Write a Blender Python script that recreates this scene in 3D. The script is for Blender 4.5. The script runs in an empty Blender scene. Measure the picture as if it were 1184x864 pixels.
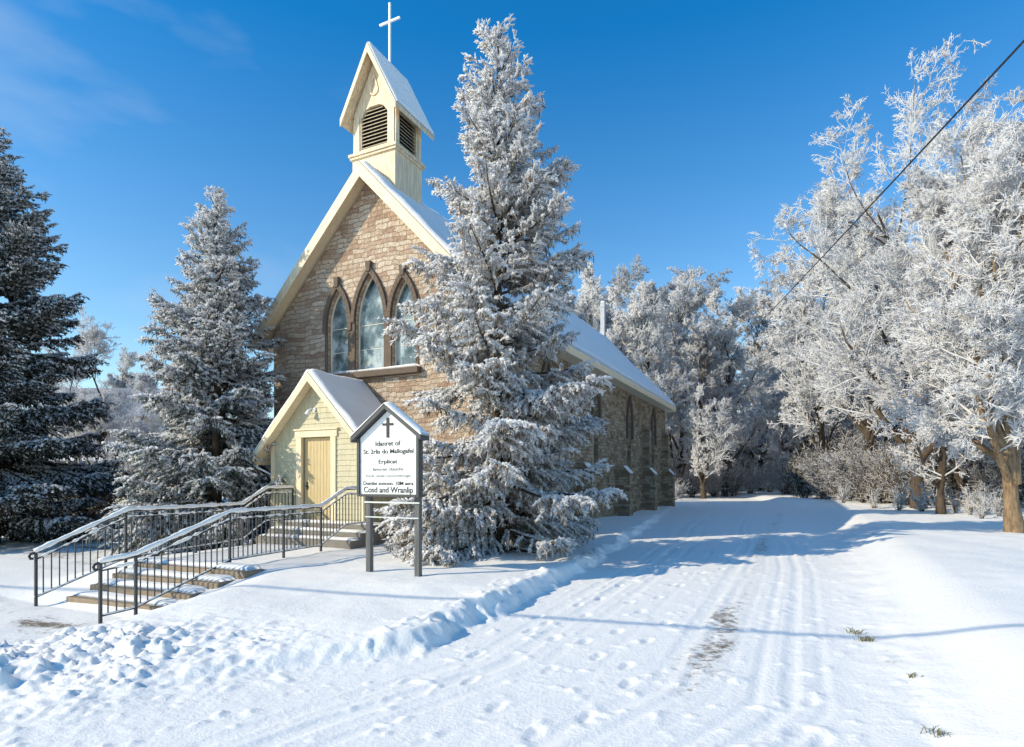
import bpy, math, random
import numpy as np
from mathutils import Vector, Matrix
from mathutils.geometry import tessellate_polygon

random.seed(7)
SC = bpy.context.scene
COL = SC.collection
PI = math.pi
TH = math.radians(25.83)
CT, ST = math.cos(TH), math.sin(TH)
EYE = 1.7

def W(px, D):
    """ground point that is D metres ahead and (px-592)/688*D to the right of where the photographer stood"""
    X = (px - 592) / 688.0 * D
    return (CT * X - ST * D, ST * X + CT * D)

# ------------------------------------------------------------------ noise
def _hash(ix, iy, seed):
    n = (ix.astype(np.int64) * 374761393 + iy.astype(np.int64) * 668265263 + seed * 1274126177) & 0x7fffffff
    n = ((n ^ (n >> 13)) * 1103515245) & 0x7fffffff
    n = ((n ^ (n >> 16)) * 2654435761) & 0x7fffffff
    return (n & 0xffff) / 65535.0

def vnoise(x, y, seed=0):
    ix = np.floor(x); iy = np.floor(y)
    fx = x - ix; fy = y - iy
    fx = fx * fx * fx * (fx * (fx * 6 - 15) + 10); fy = fy * fy * fy * (fy * (fy * 6 - 15) + 10)
    a = _hash(ix, iy, seed); b = _hash(ix + 1, iy, seed); c = _hash(ix, iy + 1, seed); d = _hash(ix + 1, iy + 1, seed)
    return (a * (1 - fx) + b * fx) * (1 - fy) + (c * (1 - fx) + d * fx) * fy

def fbm(x, y, octv=4, seed=0, gain=0.5):
    s = 0; a = 1; t = 0
    for o in range(octv):
        s = s + a * vnoise(x * 2 ** o + 17.3 * o, y * 2 ** o - 9.1 * o, seed + o); t += a; a *= gain
    return s / t

def sm(a, b, x):
    t = np.clip((x - a) / (b - a), 0, 1)
    return t * t * (3 - 2 * t)

# ------------------------------------------------------------------ mesh helpers
def link(name, me, mat=None, parent=None, bevel=0, smooth=False):
    o = bpy.data.objects.new(name, me); COL.objects.link(o)
    if mat is not None and not me.materials: me.materials.append(mat)
    if parent is not None: o.parent = parent
    if bevel:
        m = o.modifiers.new('bevel', 'BEVEL'); m.width = bevel; m.segments = 2; m.limit_method = 'ANGLE'
    if smooth: me.polygons.foreach_set('use_smooth', [True] * len(me.polygons))
    return o

def thing(name, label, cat, loc=(0, 0, 0), rz=0, group=None):
    o = bpy.data.objects.new(name, None); COL.objects.link(o)
    o.location = loc; o.rotation_euler = (0, 0, rz); o.empty_display_size = 0.2
    o['label'] = label; o['category'] = cat
    if group: o['group'] = group
    return o

def tag(o, label, cat, group=None):
    o['label'] = label; o['category'] = cat
    if group: o['group'] = group
    return o

def structure(o):
    o['kind'] = 'structure'; return o

def arrays_mesh(name, verts, faces, attrs=None, smooth=False):
    """faces: int array (M,3|4)"""
    me = bpy.data.meshes.new(name)
    verts = np.asarray(verts, dtype=np.float32); faces = np.asarray(faces, dtype=np.int32)
    n = faces.shape[1]
    me.vertices.add(len(verts)); me.vertices.foreach_set('co', verts.ravel())
    me.loops.add(faces.size); me.loops.foreach_set('vertex_index', faces.ravel())
    me.polygons.add(len(faces))
    me.polygons.foreach_set('loop_start', np.arange(0, faces.size, n, dtype=np.int32))
    me.polygons.foreach_set('loop_total', np.full(len(faces), n, dtype=np.int32))
    if smooth: me.polygons.foreach_set('use_smooth', np.ones(len(faces), dtype=bool))
    for k, v in (attrs or {}).items():
        a = me.attributes.new(k, 'FLOAT', 'POINT'); a.data.foreach_set('value', np.asarray(v, dtype=np.float32))
    me.update(); me.validate()
    return me

class MB:
    def __init__(s): s.v = []; s.f = []
    def add(s, vs, fs):
        b = len(s.v); s.v += [tuple(p) for p in vs]; s.f += [tuple(i + b for i in f) for f in fs]; return s
    def box(s, x0, x1, y0, y1, z0, z1):
        return s.add([(x0,y0,z0),(x1,y0,z0),(x1,y1,z0),(x0,y1,z0),(x0,y0,z1),(x1,y0,z1),(x1,y1,z1),(x0,y1,z1)],
                     [(0,3,2,1),(4,5,6,7),(0,1,5,4),(1,2,6,5),(2,3,7,6),(3,0,4,7)])
    def hexa(s, p):   # 8 points, bottom ring then top ring
        return s.add(p, [(0,3,2,1),(4,5,6,7),(0,1,5,4),(1,2,6,5),(2,3,7,6),(3,0,4,7)])
    def bar(s, a, b, w, h, up=(0,0,1)):
        a = Vector(a); b = Vector(b); t = (b - a).normalized(); sd = t.cross(Vector(up)).normalized(); u = sd.cross(t).normalized()
        r = []
        for p in (a, b):
            r += [p - sd*w/2 - u*h/2, p + sd*w/2 - u*h/2, p + sd*w/2 + u*h/2, p - sd*w/2 + u*h/2]
        return s.add(r, [(3,2,1,0),(4,5,6,7),(0,1,5,4),(1,2,6,5),(2,3,7,6),(3,0,4,7)])
    def tube(s, pts, rad, n=8):
        pts = [Vector(p) for p in pts]; K = len(pts)
        if not hasattr(rad, '__len__'): rad = [rad] * K
        vs = []; fs = []
        for i, p in enumerate(pts):
            t = (pts[min(i+1, K-1)] - pts[max(i-1, 0)]).normalized()
            ref = Vector((0,0,1)) if abs(t.z) < .9 else Vector((1,0,0))
            a = t.cross(ref).normalized(); b = t.cross(a)
            for k in range(n):
                c = 2*PI*k/n; vs.append(p + (a*math.cos(c) + b*math.sin(c)) * rad[i])
        for i in range(K-1):
            for k in range(n):
                fs.append((i*n+k, i*n+(k+1) % n, (i+1)*n+(k+1) % n, (i+1)*n+k))
        fs.append(tuple(range(n-1, -1, -1))); fs.append(tuple((K-1)*n+k for k in range(n)))
        return s.add(vs, fs)
    def plate(s, outer, holes, d, fn):
        """outline (a,b) with holes, extruded by d; fn(a,b,depth)->xyz"""
        loops = [outer] + list(holes)
        flat = [p for l in loops for p in l]; n = len(flat)
        tris = tessellate_polygon([[Vector((p[0], p[1], 0)) for p in l] for l in loops])
        vs = [fn(p[0], p[1], 0) for p in flat] + [fn(p[0], p[1], d) for p in flat]
        fs = [tuple(t) for t in tris] + [tuple(n + i for i in reversed(t)) for t in tris]
        b = 0
        for l in loops:
            m = len(l)
            for i in range(m):
                j = (i+1) % m; fs.append((b+i, b+j, n+b+j, n+b+i))
            b += m
        return s.add(vs, fs)
    def build(s, name, mat, parent=None, bevel=0, smooth=False):
        me = bpy.data.meshes.new(name); me.from_pydata(s.v, [], s.f); me.update()
        import bmesh
        bm = bmesh.new(); bm.from_mesh(me); bmesh.ops.recalc_face_normals(bm, faces=bm.faces[:]); bm.to_mesh(me); bm.free()
        uv = me.uv_layers.new(name='UVMap')
        dat = np.zeros((len(me.loops), 2), dtype=np.float32)
        for p in me.polygons:
            nx, ny, nz = (abs(c) for c in p.normal)
            for li in p.loop_indices:
                c = me.vertices[me.loops[li].vertex_index].co
                dat[li] = (c.x, c.y) if nz > .8 else ((c.y, c.z) if nx > ny else (c.x, c.z))
        uv.data.foreach_set('uv', dat.ravel())
        return link(name, me, mat, parent, bevel, smooth)

# ------------------------------------------------------------------ materials
class NT:
    def __init__(s, name):
        s.m = bpy.data.materials.new(name); s.m.use_nodes = True
        s.t = s.m.node_tree; s.b = s.t.nodes['Principled BSDF']
    def n(s, typ, **kw):
        nd = s.t.nodes.new(typ)
        for k, v in kw.items():
            if k.startswith('i_'): nd.inputs[k[2:].replace('_', ' ')].default_value = v
            else: setattr(nd, k, v)
        return nd
    def l(s, a, b): s.t.links.new(a, b)
    def coord(s, kind='Object'): return s.n('ShaderNodeTexCoord').outputs[kind]
    def noise(s, vec, scale, detail=4, rough=.55):
        nd = s.n('ShaderNodeTexNoise'); nd.inputs['Scale'].default_value = scale; nd.inputs['Detail'].default_value = detail
        nd.inputs['Roughness'].default_value = rough
        if vec is not None: s.l(vec, nd.inputs['Vector'])
        return nd.outputs['Fac']
    def ramp(s, fac, stops):
        r = s.n('ShaderNodeValToRGB'); e = r.color_ramp.elements
        while len(e) > 1: e.remove(e[-1])
        for i, (p, c) in enumerate(stops):
            el = e[0] if i == 0 else e.new(p)
            el.position = p; el.color = (c[0], c[1], c[2], 1) if hasattr(c, '__len__') else (c, c, c, 1)
        s.l(fac, r.inputs['Fac']); return r.outputs['Color']
    def mix(s, fac, a, b, mode='MIX'):
        m = s.n('ShaderNodeMix', data_type='RGBA', blend_type=mode)
        for sock, v in ((m.inputs[0], fac), (m.inputs[6], a), (m.inputs[7], b)):
            if isinstance(v, (int, float)): sock.default_value = v
            elif isinstance(v, tuple): sock.default_value = (*v, 1) if len(v) == 3 else v
            else: s.l(v, sock)
        return m.outputs[2]
    def math(s, op, a, b=None, clamp=False):
        m = s.n('ShaderNodeMath', operation=op); m.use_clamp = clamp
        for i, v in enumerate((a, b)):
            if v is None: continue
            if isinstance(v, (int, float)): m.inputs[i].default_value = v
            else: s.l(v, m.inputs[i])
        return m.outputs[0]
    def attr(s, name): return s.n('ShaderNodeAttribute', attribute_name=name).outputs['Fac']
    def bump(s, h, dist, strength=1.0, prev=None):
        b = s.n('ShaderNodeBump'); b.inputs['Distance'].default_value = dist; b.inputs['Strength'].default_value = strength
        s.l(h, b.inputs['Height'])
        if prev is not None: s.l(prev, b.inputs['Normal'])
        return b.outputs['Normal']
    def done(s, col=None, rough=.7, normal=None, metal=0, spec=None):
        if col is not None:
            if isinstance(col, tuple): s.b.inputs['Base Color'].default_value = (*col, 1)
            else: s.l(col, s.b.inputs['Base Color'])
        if isinstance(rough, (int, float)): s.b.inputs['Roughness'].default_value = rough
        else: s.l(rough, s.b.inputs['Roughness'])
        s.b.inputs['Metallic'].default_value = metal
        if spec is not None: s.b.inputs['Specular IOR Level'].default_value = spec
        if normal is not None: s.l(normal, s.b.inputs['Normal'])
        return s.m

SNOW = (.90, .88, .84)
RIME = (.955, .95, .955)
def m_ground():
    k = NT('snow_ground'); c = k.coord()
    bare = k.attr('bare')
    n1 = k.noise(c, 9, 6, .7); n2 = k.noise(c, 60, 3, .6); n3 = k.noise(c, 1.3, 4)
    snow = k.mix(n3, (.885, .862, .825), (.91, .888, .85))
    edge = k.math('ADD', bare, k.math('MULTIPLY', k.math('SUBTRACT', n1, .5), 1.1))
    fac = k.ramp(edge, [(.42, 0), (.62, 1)])
    dirt = k.mix(n2, (.10, .075, .05), (.33, .27, .20))
    thin = k.ramp(edge, [(.22, 0), (.6, 1)])
    snow = k.mix(k.math('MULTIPLY', thin, .30), snow, (.50, .44, .38))
    col = k.mix(fac, snow, dirt)
    h = k.math('ADD', k.noise(c, 22, 5, .65), k.math('MULTIPLY', k.noise(c, 110, 2), .35))
    return k.done(col, .65, k.bump(h, .022, .55), spec=.25)

def m_snow(name='snow', scale=14, dist=.02):
    k = NT(name); c = k.coord()
    col = k.mix(k.noise(c, 3), (.885, .862, .825), (.91, .888, .85))
    return k.done(col, .65, k.bump(k.noise(c, scale, 5, .6), dist, .5), spec=.25)

def m_stone(name, cols, mortar, rot=False, su=1.0):
    k = NT(name); uv = k.coord('UV')
    sep = k.n('ShaderNodeSeparateXYZ'); k.l(uv, sep.inputs[0])
    obj = k.coord()
    wob = k.noise(obj, 1.1, 3); wob2 = k.noise(obj, 5.5, 4, .65)
    cmb = k.n('ShaderNodeCombineXYZ')
    u = k.math('ADD', sep.outputs[0], k.math('MULTIPLY', wob2, .15))
    v = k.math('ADD', sep.outputs[1], k.math('ADD', k.math('MULTIPLY', wob, .34), k.math('MULTIPLY', wob2, .07)))
    k.l(u, cmb.inputs[0]); k.l(v, cmb.inputs[1])
    def brick(w, h, off, mort):
        b = k.n('ShaderNodeTexBrick'); b.offset = off; b.squash = .6; b.squash_frequency = 3
        b.inputs['Scale'].default_value = 1; b.inputs['Brick Width'].default_value = w; b.inputs['Row Height'].default_value = h
        b.inputs['Mortar Size'].default_value = mort; b.inputs['Mortar Smooth'].default_value = .6; b.inputs['Bias'].default_value = 0
        b.inputs['Color1'].default_value = (0,0,0,1); b.inputs['Color2'].default_value = (1,1,1,1); b.inputs['Mortar'].default_value = (.5,.5,.5,1)
        k.l(cmb.outputs[0], b.inputs['Vector']); return b
    b1 = brick(.46, .150, .43, .012)
    tone = k.ramp(k.mix(.38, b1.outputs['Color'], k.noise(obj, 1.7, 5, .7)), [(0.12, cols[0]), (.35, cols[1]), (.55, cols[2]), (.78, cols[3]), (1, cols[4])])
    grain = k.noise(obj, 38, 5, .7)
    tone = k.mix(.55, tone, k.ramp(grain, [(.25, .25), (.75, .85)]), 'OVERLAY')
    stain = k.ramp(k.noise(obj, .45, 5, .65), [(.35, .72), (.62, 1.0)])
    tone = k.mix(.75, tone, stain, 'MULTIPLY')
    col = k.mix(k.math('MULTIPLY', b1.outputs['Fac'], .8), tone, mortar)  # mortar, toned darker to carry the shadow in the joints
    h = k.math('SUBTRACT', k.math('ADD', k.math('MULTIPLY', k.noise(obj, 7, 6, .65), 1.0), k.math('MULTIPLY', b1.outputs['Color'], .5)), k.math('MULTIPLY', b1.outputs['Fac'], .9))
    return k.done(col, .9, k.bump(h, .16, 1.0), spec=.2)

def m_paint(name, a, b, rough=.55, dirt=.35, grain=True):
    k = NT(name); c = k.coord()
    n = k.noise(c, 2.2, 5, .65)
    col = k.mix(n, a, b)
    mp = k.n('ShaderNodeMapping'); mp.inputs['Scale'].default_value = (9, 9, .8); k.l(c, mp.inputs['Vector'])
    st = k.ramp(k.noise(mp.outputs[0], 2.2, 4, .6), [(.38, 1 - dirt), (.6, 1)])
    col = k.mix(.8, col, st, 'MULTIPLY')
    return k.done(col, rough, k.bump(k.noise(c, 45, 3), .004, .5), spec=.35)

def m_plain(name, col, rough=.6, metal=0, var=.25, scale=6, bump=.003):
    k = NT(name); c = k.coord()
    d = tuple(x * (1 - var) for x in col)
    cc = k.mix(k.noise(c, scale, 5, .65), d, tuple(min(1, x * (1 + var)) for x in col))
    return k.done(cc, rough, k.bump(k.noise(c, scale * 6, 4), bump, .6), metal=metal)

def m_bark(name, dark, light, lo=.45, hi=.75, bend=0):
    """twigs and limbs: bark that turns to frost by a per-vertex amount and on upward faces"""
    k = NT(name); c = k.coord()
    mp = k.n('ShaderNodeMapping'); mp.inputs['Scale'].default_value = (1, 1, .22); k.l(c, mp.inputs['Vector'])
    bk = k.noise(mp.outputs[0], 14, 6, .7)
    bark = k.ramp(bk, [(.3, dark), (.7, light)])
    g = k.n('ShaderNodeNewGeometry'); sp = k.n('ShaderNodeSeparateXYZ'); k.l(g.outputs['Normal'], sp.inputs[0])
    f = k.math('ADD', k.attr('frost'), k.math('MULTIPLY', sp.outputs[2], .22))
    f = k.math('ADD', f, k.math('MULTIPLY', k.math('SUBTRACT', k.noise(c, 6, 4, .6), .5), .5))
    f = k.ramp(f, [(lo, 0), (hi, 1)])
    col = k.mix(f, bark, RIME)
    return frosty(k, f, k.done(col, .8, bent(k, bend, .45) if bend else k.bump(bk, .02, .8), spec=.15))

def bent(k, amount, lift):
    """rime scatters light like a soft shell: lean the shading normal towards the outside of the crown"""
    c = k.coord(); sp = k.n('ShaderNodeSeparateXYZ'); k.l(c, sp.inputs[0])
    cb = k.n('ShaderNodeCombineXYZ'); k.l(sp.outputs[0], cb.inputs[0]); k.l(sp.outputs[1], cb.inputs[1])
    def v(op, a, b=None):
        n = k.n('ShaderNodeVectorMath', operation=op)
        for i, q in enumerate((a, b)):
            if q is None: continue
            if isinstance(q, tuple): n.inputs[i].default_value = q
            else: k.l(q, n.inputs[i])
        return n.outputs[0]
    o = v('ADD', v('NORMALIZE', cb.outputs[0]), (0, 0, lift))
    t = k.n('ShaderNodeVectorTransform', vector_type='VECTOR', convert_from='OBJECT', convert_to='WORLD'); k.l(o, t.inputs[0])
    g = k.n('ShaderNodeNewGeometry')
    a = v('MULTIPLY', v('NORMALIZE', t.outputs[0]), (amount,)*3)
    return v('NORMALIZE', v('ADD', g.outputs['Normal'], a))

def frosty(k, f, m):
    """rime is made of clear crystals: part of the light goes through it"""
    tr = k.n('ShaderNodeBsdfTranslucent'); tr.inputs['Color'].default_value = (*RIME, 1)
    mx = k.n('ShaderNodeMixShader'); k.l(k.math('MULTIPLY', f, .5), mx.inputs[0]); k.l(k.b.outputs[0], mx.inputs[1]); k.l(tr.outputs[0], mx.inputs[2])
    k.l(mx.outputs[0], k.t.nodes['Material Output'].inputs['Surface']); return m

def m_needle(name, a, b, under):
    k = NT(name); t = k.attr('tone')
    gr = k.mix(t, a, b)
    gr = k.mix(k.ramp(k.attr('tone'), [(.72, 0), (.8, 1)]), gr, under)
    c = k.coord()
    f = k.math('ADD', k.attr('frost'), k.math('MULTIPLY', k.math('SUBTRACT', k.noise(c, 9, 3), .5), .45))
    f = k.ramp(f, [(.3, 0), (.75, 1)])
    return frosty(k, f, k.done(k.mix(f, gr, RIME), .75, bent(k, .8, .7), spec=.15))

M = {}
M['ground'] = m_ground()
M['snow'] = m_snow()
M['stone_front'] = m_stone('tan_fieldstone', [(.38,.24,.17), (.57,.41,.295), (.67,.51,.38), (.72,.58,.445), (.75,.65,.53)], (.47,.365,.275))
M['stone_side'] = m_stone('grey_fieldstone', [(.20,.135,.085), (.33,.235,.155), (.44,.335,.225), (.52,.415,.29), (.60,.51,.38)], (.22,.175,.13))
M['brownstone'] = m_plain('brownstone_trim', (.13, .095, .07), .85, var=.4, scale=7, bump=.01)
M['cream'] = m_paint('cream_paint', (.78, .63, .41), (.84, .71, .50), dirt=.18)
M['cream_tower'] = m_paint('weathered_cream_paint', (.76, .60, .39), (.83, .70, .49), dirt=.42)
M['clap'] = m_paint('clapboard_paint', (.50, .45, .29), (.58, .53, .365), dirt=.25)
M['door'] = m_paint('door_paint', (.54, .41, .205), (.62, .485, .265), .45, dirt=.15)
M['louvre'] = m_paint('louvre_paint', (.36, .29, .19), (.52, .44, .30), dirt=.4)
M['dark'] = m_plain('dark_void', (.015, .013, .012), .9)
M['frame'] = m_paint('window_frame_paint', (.66, .60, .47), (.76, .70, .57), dirt=.2)
M['iron'] = m_plain('painted_iron', (.035, .037, .042), .5, var=.4)
M['concrete'] = m_plain('concrete', (.20, .18, .155), .9, var=.35, scale=8, bump=.012)
M['stepstone'] = m_plain('step_stone', (.27, .205, .14), .9, var=.4, scale=9, bump=.012)
M['signwhite'] = m_paint('sign_white', (.80, .80, .77), (.85, .85, .83), .4, dirt=.06)
M['signframe'] = m_plain('sign_frame_grey', (.045, .047, .05), .5, var=.3)
M['post'] = m_paint('grey_post_paint', (.105, .105, .105), (.16, .155, .15), dirt=.4)
M['ink'] = m_plain('sign_ink', (.02, .02, .022), .6, var=.1)
M['ink_grey'] = m_plain('sign_ink_grey', (.22, .22, .22), .6, var=.1)
M['chrome'] = m_plain('grey_metal', (.55, .56, .58), .35, metal=.6, var=.2)
M['white_metal'] = m_plain('white_painted_metal', (.78, .79, .80), .45, var=.05)
M['roofing'] = m_plain('grey_shingle', (.10, .10, .105), .9, var=.4, scale=10)
M['wire'] = m_plain('black_cable', (.02, .02, .02), .6)
M['pole'] = m_plain('pole_wood', (.12, .09, .065), .9, var=.4)

def m_glass():
    k = NT('church_glass'); c = k.coord()
    mp = k.n('ShaderNodeMapping'); mp.inputs['Scale'].default_value = (1, 1, .8); k.l(c, mp.inputs['Vector'])
    n = k.noise(mp.outputs[0], 1.5, 6, .62)
    col = k.ramp(n, [(.34, (.015, .026, .026)), (.48, (.12, .155, .15)), (.60, (.42, .47, .46))])  # pale swirls: cloud reflections painted into the glass colour
    return k.done(col, .12, k.bump(k.noise(c, 1.2, 2), .02, .5), spec=.8)
M['glass'] = m_glass()
M['bark_frost'] = m_bark('frosted_bark', (.035, .026, .02), (.14, .105, .075))
M['bark_tan'] = m_bark('sunlit_tan_bark', (.11, .07, .04), (.36, .26, .16), .62, .85)
M['twig'] = m_bark('frosted_twig', (.06, .045, .035), (.16, .12, .09), .18, .46, .9)
M['twig_dull'] = m_bark('light_frost_and_shade_twig', (.05, .036, .026), (.14, .105, .075), .30, .64)  # thin frost; its dullness also stands in for shade on the undergrowth
M['bark_spruce'] = m_bark('spruce_bark', (.025, .02, .016), (.10, .075, .055), .6, .9)
M['needle_pale'] = m_needle('hoarfrost_needles', (.13, .115, .07), (.21, .175, .115), (.27, .19, .12))
M['needle_blue'] = m_needle('blue_spruce_needles', (.026, .052, .055), (.06, .10, .105), (.075, .07, .05))
M['needle_dark'] = m_needle('dark_spruce_needles', (.016, .028, .022), (.038, .056, .046), (.05, .045, .03))
M['leaf_olive'] = m_needle('olive_shrub_leaves', (.05, .05, .018), (.12, .10, .035), (.16, .11, .05))
M['leaf_brown'] = m_needle('brown_shrub_leaves', (.09, .055, .028), (.18, .115, .06), (.22, .14, .07))

# ------------------------------------------------------------------ terrain
AX = -12.25                          # axis of the church
FX0, FX1 = AX - 4.2, AX + 4.2        # its front wall
FY, BY = 15.0, 40.0

def xl(y):                            # left edge of the driveway
    return np.interp(y, [-10, 2.5, 6, 14, 38, 60, 90], [-17, -7.0, -4.15, -4.2, -7.2, -11, -24])
def xr(y):
    return np.interp(y, [-10, 0, 4, 30, 45, 60, 90], [6.0, 1.8, .75, .8, -.6, -5, -17])
def zd(y):
    return np.interp(y, [-20, 0, 4, 13, 38, 80], [-.62, -.5, -.42, -.20, -.06, .05])

def clods(x, y, seed):
    ix = np.floor(x); iy = np.floor(y); best = np.full_like(x, 9.); hh = np.zeros_like(x); sx = np.zeros_like(x)
    for ox in (-1, 0, 1):
        for oy in (-1, 0, 1):
            cx = ix+ox; cy = iy+oy
            px = cx + .15 + .7*_hash(cx, cy, seed); py = cy + .15 + .7*_hash(cx, cy, seed+1); h = _hash(cx, cy, seed+2); rr = .22 + .42*_hash(cx, cy, seed+3)
            dx = x-px; dy = y-py; a = _hash(cx, cy, seed+4)*6.28
            u = dx*np.cos(a)+dy*np.sin(a); v = -dx*np.sin(a)+dy*np.cos(a)
            d = np.maximum(np.abs(u), np.abs(v)*1.3)*.6 + np.hypot(u, v)*.5
            z = np.where(h > .45, (h-.25) * sm(rr, rr*.45, d) * (1 + .5*u), 0)
            hh = np.maximum(hh, z)
    return hh

rg = np.random.default_rng(11)
FOOT = []
def walk(x0, y0, x1, y1, stride, r):
    n = int(math.hypot(x1-x0, y1-y0) / stride)
    dx, dy = (x1-x0)/n, (y1-y0)/n; L = math.hypot(dx, dy)
    for i in range(n):
        s = .13 * (1 if i % 2 else -1)
        if r.random() < .35: continue
        FOOT.append((x0+dx*i - dy/L*s + r.normal()*.05, y0+dy*i + dx/L*s + r.normal()*.05, math.atan2(dy, dx)))
rw = np.random.default_rng(5)
walk(-2.4, 3.2, -2.2, 13, .55, rw); walk(-2.9, 3.6, -3.2, 12, .6, rw); walk(-1.9, 3.0, -1.5, 9, .5, rw); walk(-3.6, 6.2, -2.5, 15, .6, rw)
walk(.1, 5.0, -.3, 6.6, .6, rw); walk(-2.0, 9, -1.2, 22, .7, rw)
FOOT += [(.16, 5.35, 1.2), (-.02, 5.5, 1.0), (.1, 6.2, 1.3)]

def height(x, y, fine=True):
    L = xl(y); R = xr(y); d = zd(y)
    jag = (fbm(x * 1.1, y * 1.1, 4, 3) - .5) * .9 + (fbm(x * 4.1, y * 4.1, 3, 8) - .5) * .28
    # left lawn, falling to the street in front
    lawn = np.interp(y, [-20, 2.6, 4, 6, 8.5], [-.62, -.52, -.38, -.16, -.02])
    ramp = np.interp(y, [-20, 6.15, 8.2], [-.62, -.62, -.02])
    wl = sm(-8.2, -9.9, x)
    left = lawn * (1 - wl) + ramp * wl
    far_left = np.interp(y, [-20, 9, 20, 60], [-.62, -.5, -.3, 0])
    wf = sm(-12.9, -15.5, x) * sm(16, 13, y)
    left = left * (1 - wf) + far_left * wf
    left = left + (fbm(x * .35, y * .35, 3, 21) - .5) * .16 * sm(-9.6, -8.6, x) + (fbm(x * 1.6, y * 1.6, 3, 25) - .5) * .035
    # right verge
    bump_r = .36 * sm(0, 1.6, x - R) - .05 * sm(1.4, 4, x - R)
    right = d + bump_r + (fbm(x * .5, y * .5, 3, 31) - .5) * .2 * sm(.5, 3, x - R) + sm(6, 20, x) * .15
    el = L + jag * sm(3, 8, y) * .75
    a = sm(.12, -.22, x - el)          # 1 on the left lawn
    b = sm(-.1, .5, x - R + jag * .5)
    z = d * (1 - a) + left * a
    z = z * (1 - b) + right * b
    # thrown-up crumbly edge of the lawn
    rim = np.exp(-((x - el + .28) / .26) ** 2) * sm(3.5, 5, y) * sm(30, 12, y)
    z = z + rim * (.004 + .08 * np.maximum(0, fbm(x * 3.1, y * 3.1, 4, 41) - .58) * 2)
    edge_cl = np.exp(-((x - el - .12) / .30) ** 2) * sm(3.5, 4.6, y) * sm(14, 9, y)
    z = z + edge_cl * (.05 * clods(x * 3.1, y * 3.1, 401) * sm(.5, .62, vnoise(x * .9, y * .9, 77)) + .02 * clods(x * 8, y * 8, 411))
    rimr = np.exp(-((x - R - .25) / .35) ** 2) * sm(2, 4, y)
    z = z + rimr * .07 * fbm(x * 2, y * 2, 4, 44)
    # ploughed heap
    ax, ay, bx, by = -10.6, 2.2, -6.15, 4.45
    t = np.clip(((x - ax) * (bx - ax) + (y - ay) * (by - ay)) / ((bx-ax)**2 + (by-ay)**2), 0, 1)
    dist = np.hypot(x - ax - t * (bx-ax), y - ay - t * (by-ay))
    heap = np.exp(-(dist / (1.05 + .25 * (1-t))) ** 2) * (.55 + .45 * (1 - t)) * sm(-.1, .2, 1.06 - t)
    lump = fbm(x * 3.3, y * 3.3, 5, 51, .62); lump2 = 1 - np.abs(2 * fbm(x * 4.6, y * 4.6, 4, 57) - 1)
    z = z + heap * (.4 + 1.1 * vnoise(x * 1.3, y * 1.3, 63)) * (.04 + .30 * np.maximum(0, lump - .35) + .10 * lump2 + .20 * clods(x * 3.9, y * 3.9, 301) + .15 * clods(x * 6.8 + 5, y * 6.8, 311) + .10 * clods(x * 11, y * 11, 321) + .2 * np.maximum(0, fbm(x * 8.5, y * 8.5, 3, 59) - .48))
    far = sm(40, 75, np.hypot(x, y))
    z = z * (1 - far * .3)
    if fine:
        on = (1 - a) * (1 - b) * sm(40, 15, y)
        lat = (x - (L + R) / 2)
        lat = lat + (fbm(y * .12, y * 0 + 3, 2, 61) - .5) * .5
        tr = np.zeros_like(x)
        for c, w, dpt in ((-1.35, .10, .034), (.35, .10, .032), (-.95, .07, .020), (.62, .06, .022), (1.25, .06, .024), (1.55, .08, .030), (1.85, .06, .020), (-1.75, .09, .018), (.95, .05, .014), (-.35, .05, .012)):
            q = (lat - c) / w
            tr -= dpt * np.exp(-q ** 4) ; tr += dpt * .45 * np.exp(-((np.abs(q) - 1.35) / .45) ** 2)
        tread = np.sin((x * .9 + y * 1.7) * 55) * np.sin((y - x) * 30) * .002
        z = z + on * (tr * (.14 + .46 * fbm(x * .7, y * .25, 3, 66)) + tread + (fbm(x * 5, y * 3.2, 4, 71, .6) - .5) * .014)
        sec = (x > -12) & (x < 3) & (y > 2) & (y < 24)
        for fx, fy, an in FOOT:
            m = sec & (np.abs(x - fx) < .4) & (np.abs(y - fy) < .4)
            if not m.any(): continue
            dx = x[m] - fx; dy = y[m] - fy
            u = (dx * math.cos(an) + dy * math.sin(an)) / .135; v = (-dx * math.sin(an) + dy * math.cos(an)) / .055
            r = np.sqrt(u*u + v*v)
            z[m] += -.022 * sm(1.15, .8, r) + .006 * np.exp(-((r - 1.45) / .28) ** 2)
        # kicked-up crumbs on lawn edge and drive
        cr = np.maximum(0, fbm(x * 7, y * 7, 2, 81) - .70) * .25
        z = z + cr * (on * .3 + rim + .10)
    # bare-ground mask
    cen = (x + .95 + .35 * (fbm(y * .35, y * 0 + 1, 2, 91) - .5))
    bare = .42 * np.exp(-(cen / .32) ** 2) * sm(4.5, 6.5, y) * sm(60, 20, y) * (.4 + 1.0 * fbm(x * .9, y * .55, 3, 95))
    bare += .46 * np.exp(-((x + .72) / .30) ** 2 - ((y - 7.2) / 1.3) ** 2) * np.maximum(0, fbm(x * 2.2, y * 1.6, 4, 97, .65) - .30) * 1.7
    bare += .42 * np.exp(-((x - R - .1) / .22) ** 2) * sm(5, 6.5, y) * sm(9.5, 8.5, y) * np.maximum(0, fbm(x * 2, y * 2, 3, 99) - .35) * 2
    bare += .95 * np.exp(-((y - 5.25 + .12 * x + 1.2) / .5) ** 2) * sm(-9.2, -10.6, x) * (.12 + 1.25 * np.maximum(0, fbm(x * .9, y * 3.2, 4, 92, .65) - .2))
    bare += .62 * np.exp(-((y - 11.5 + .35 * (x + 21)) / 2.2) ** 2) * sm(-14.5, -17, x) * fbm(x * .5, y * 1.2, 3, 93) * 1.5
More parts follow.
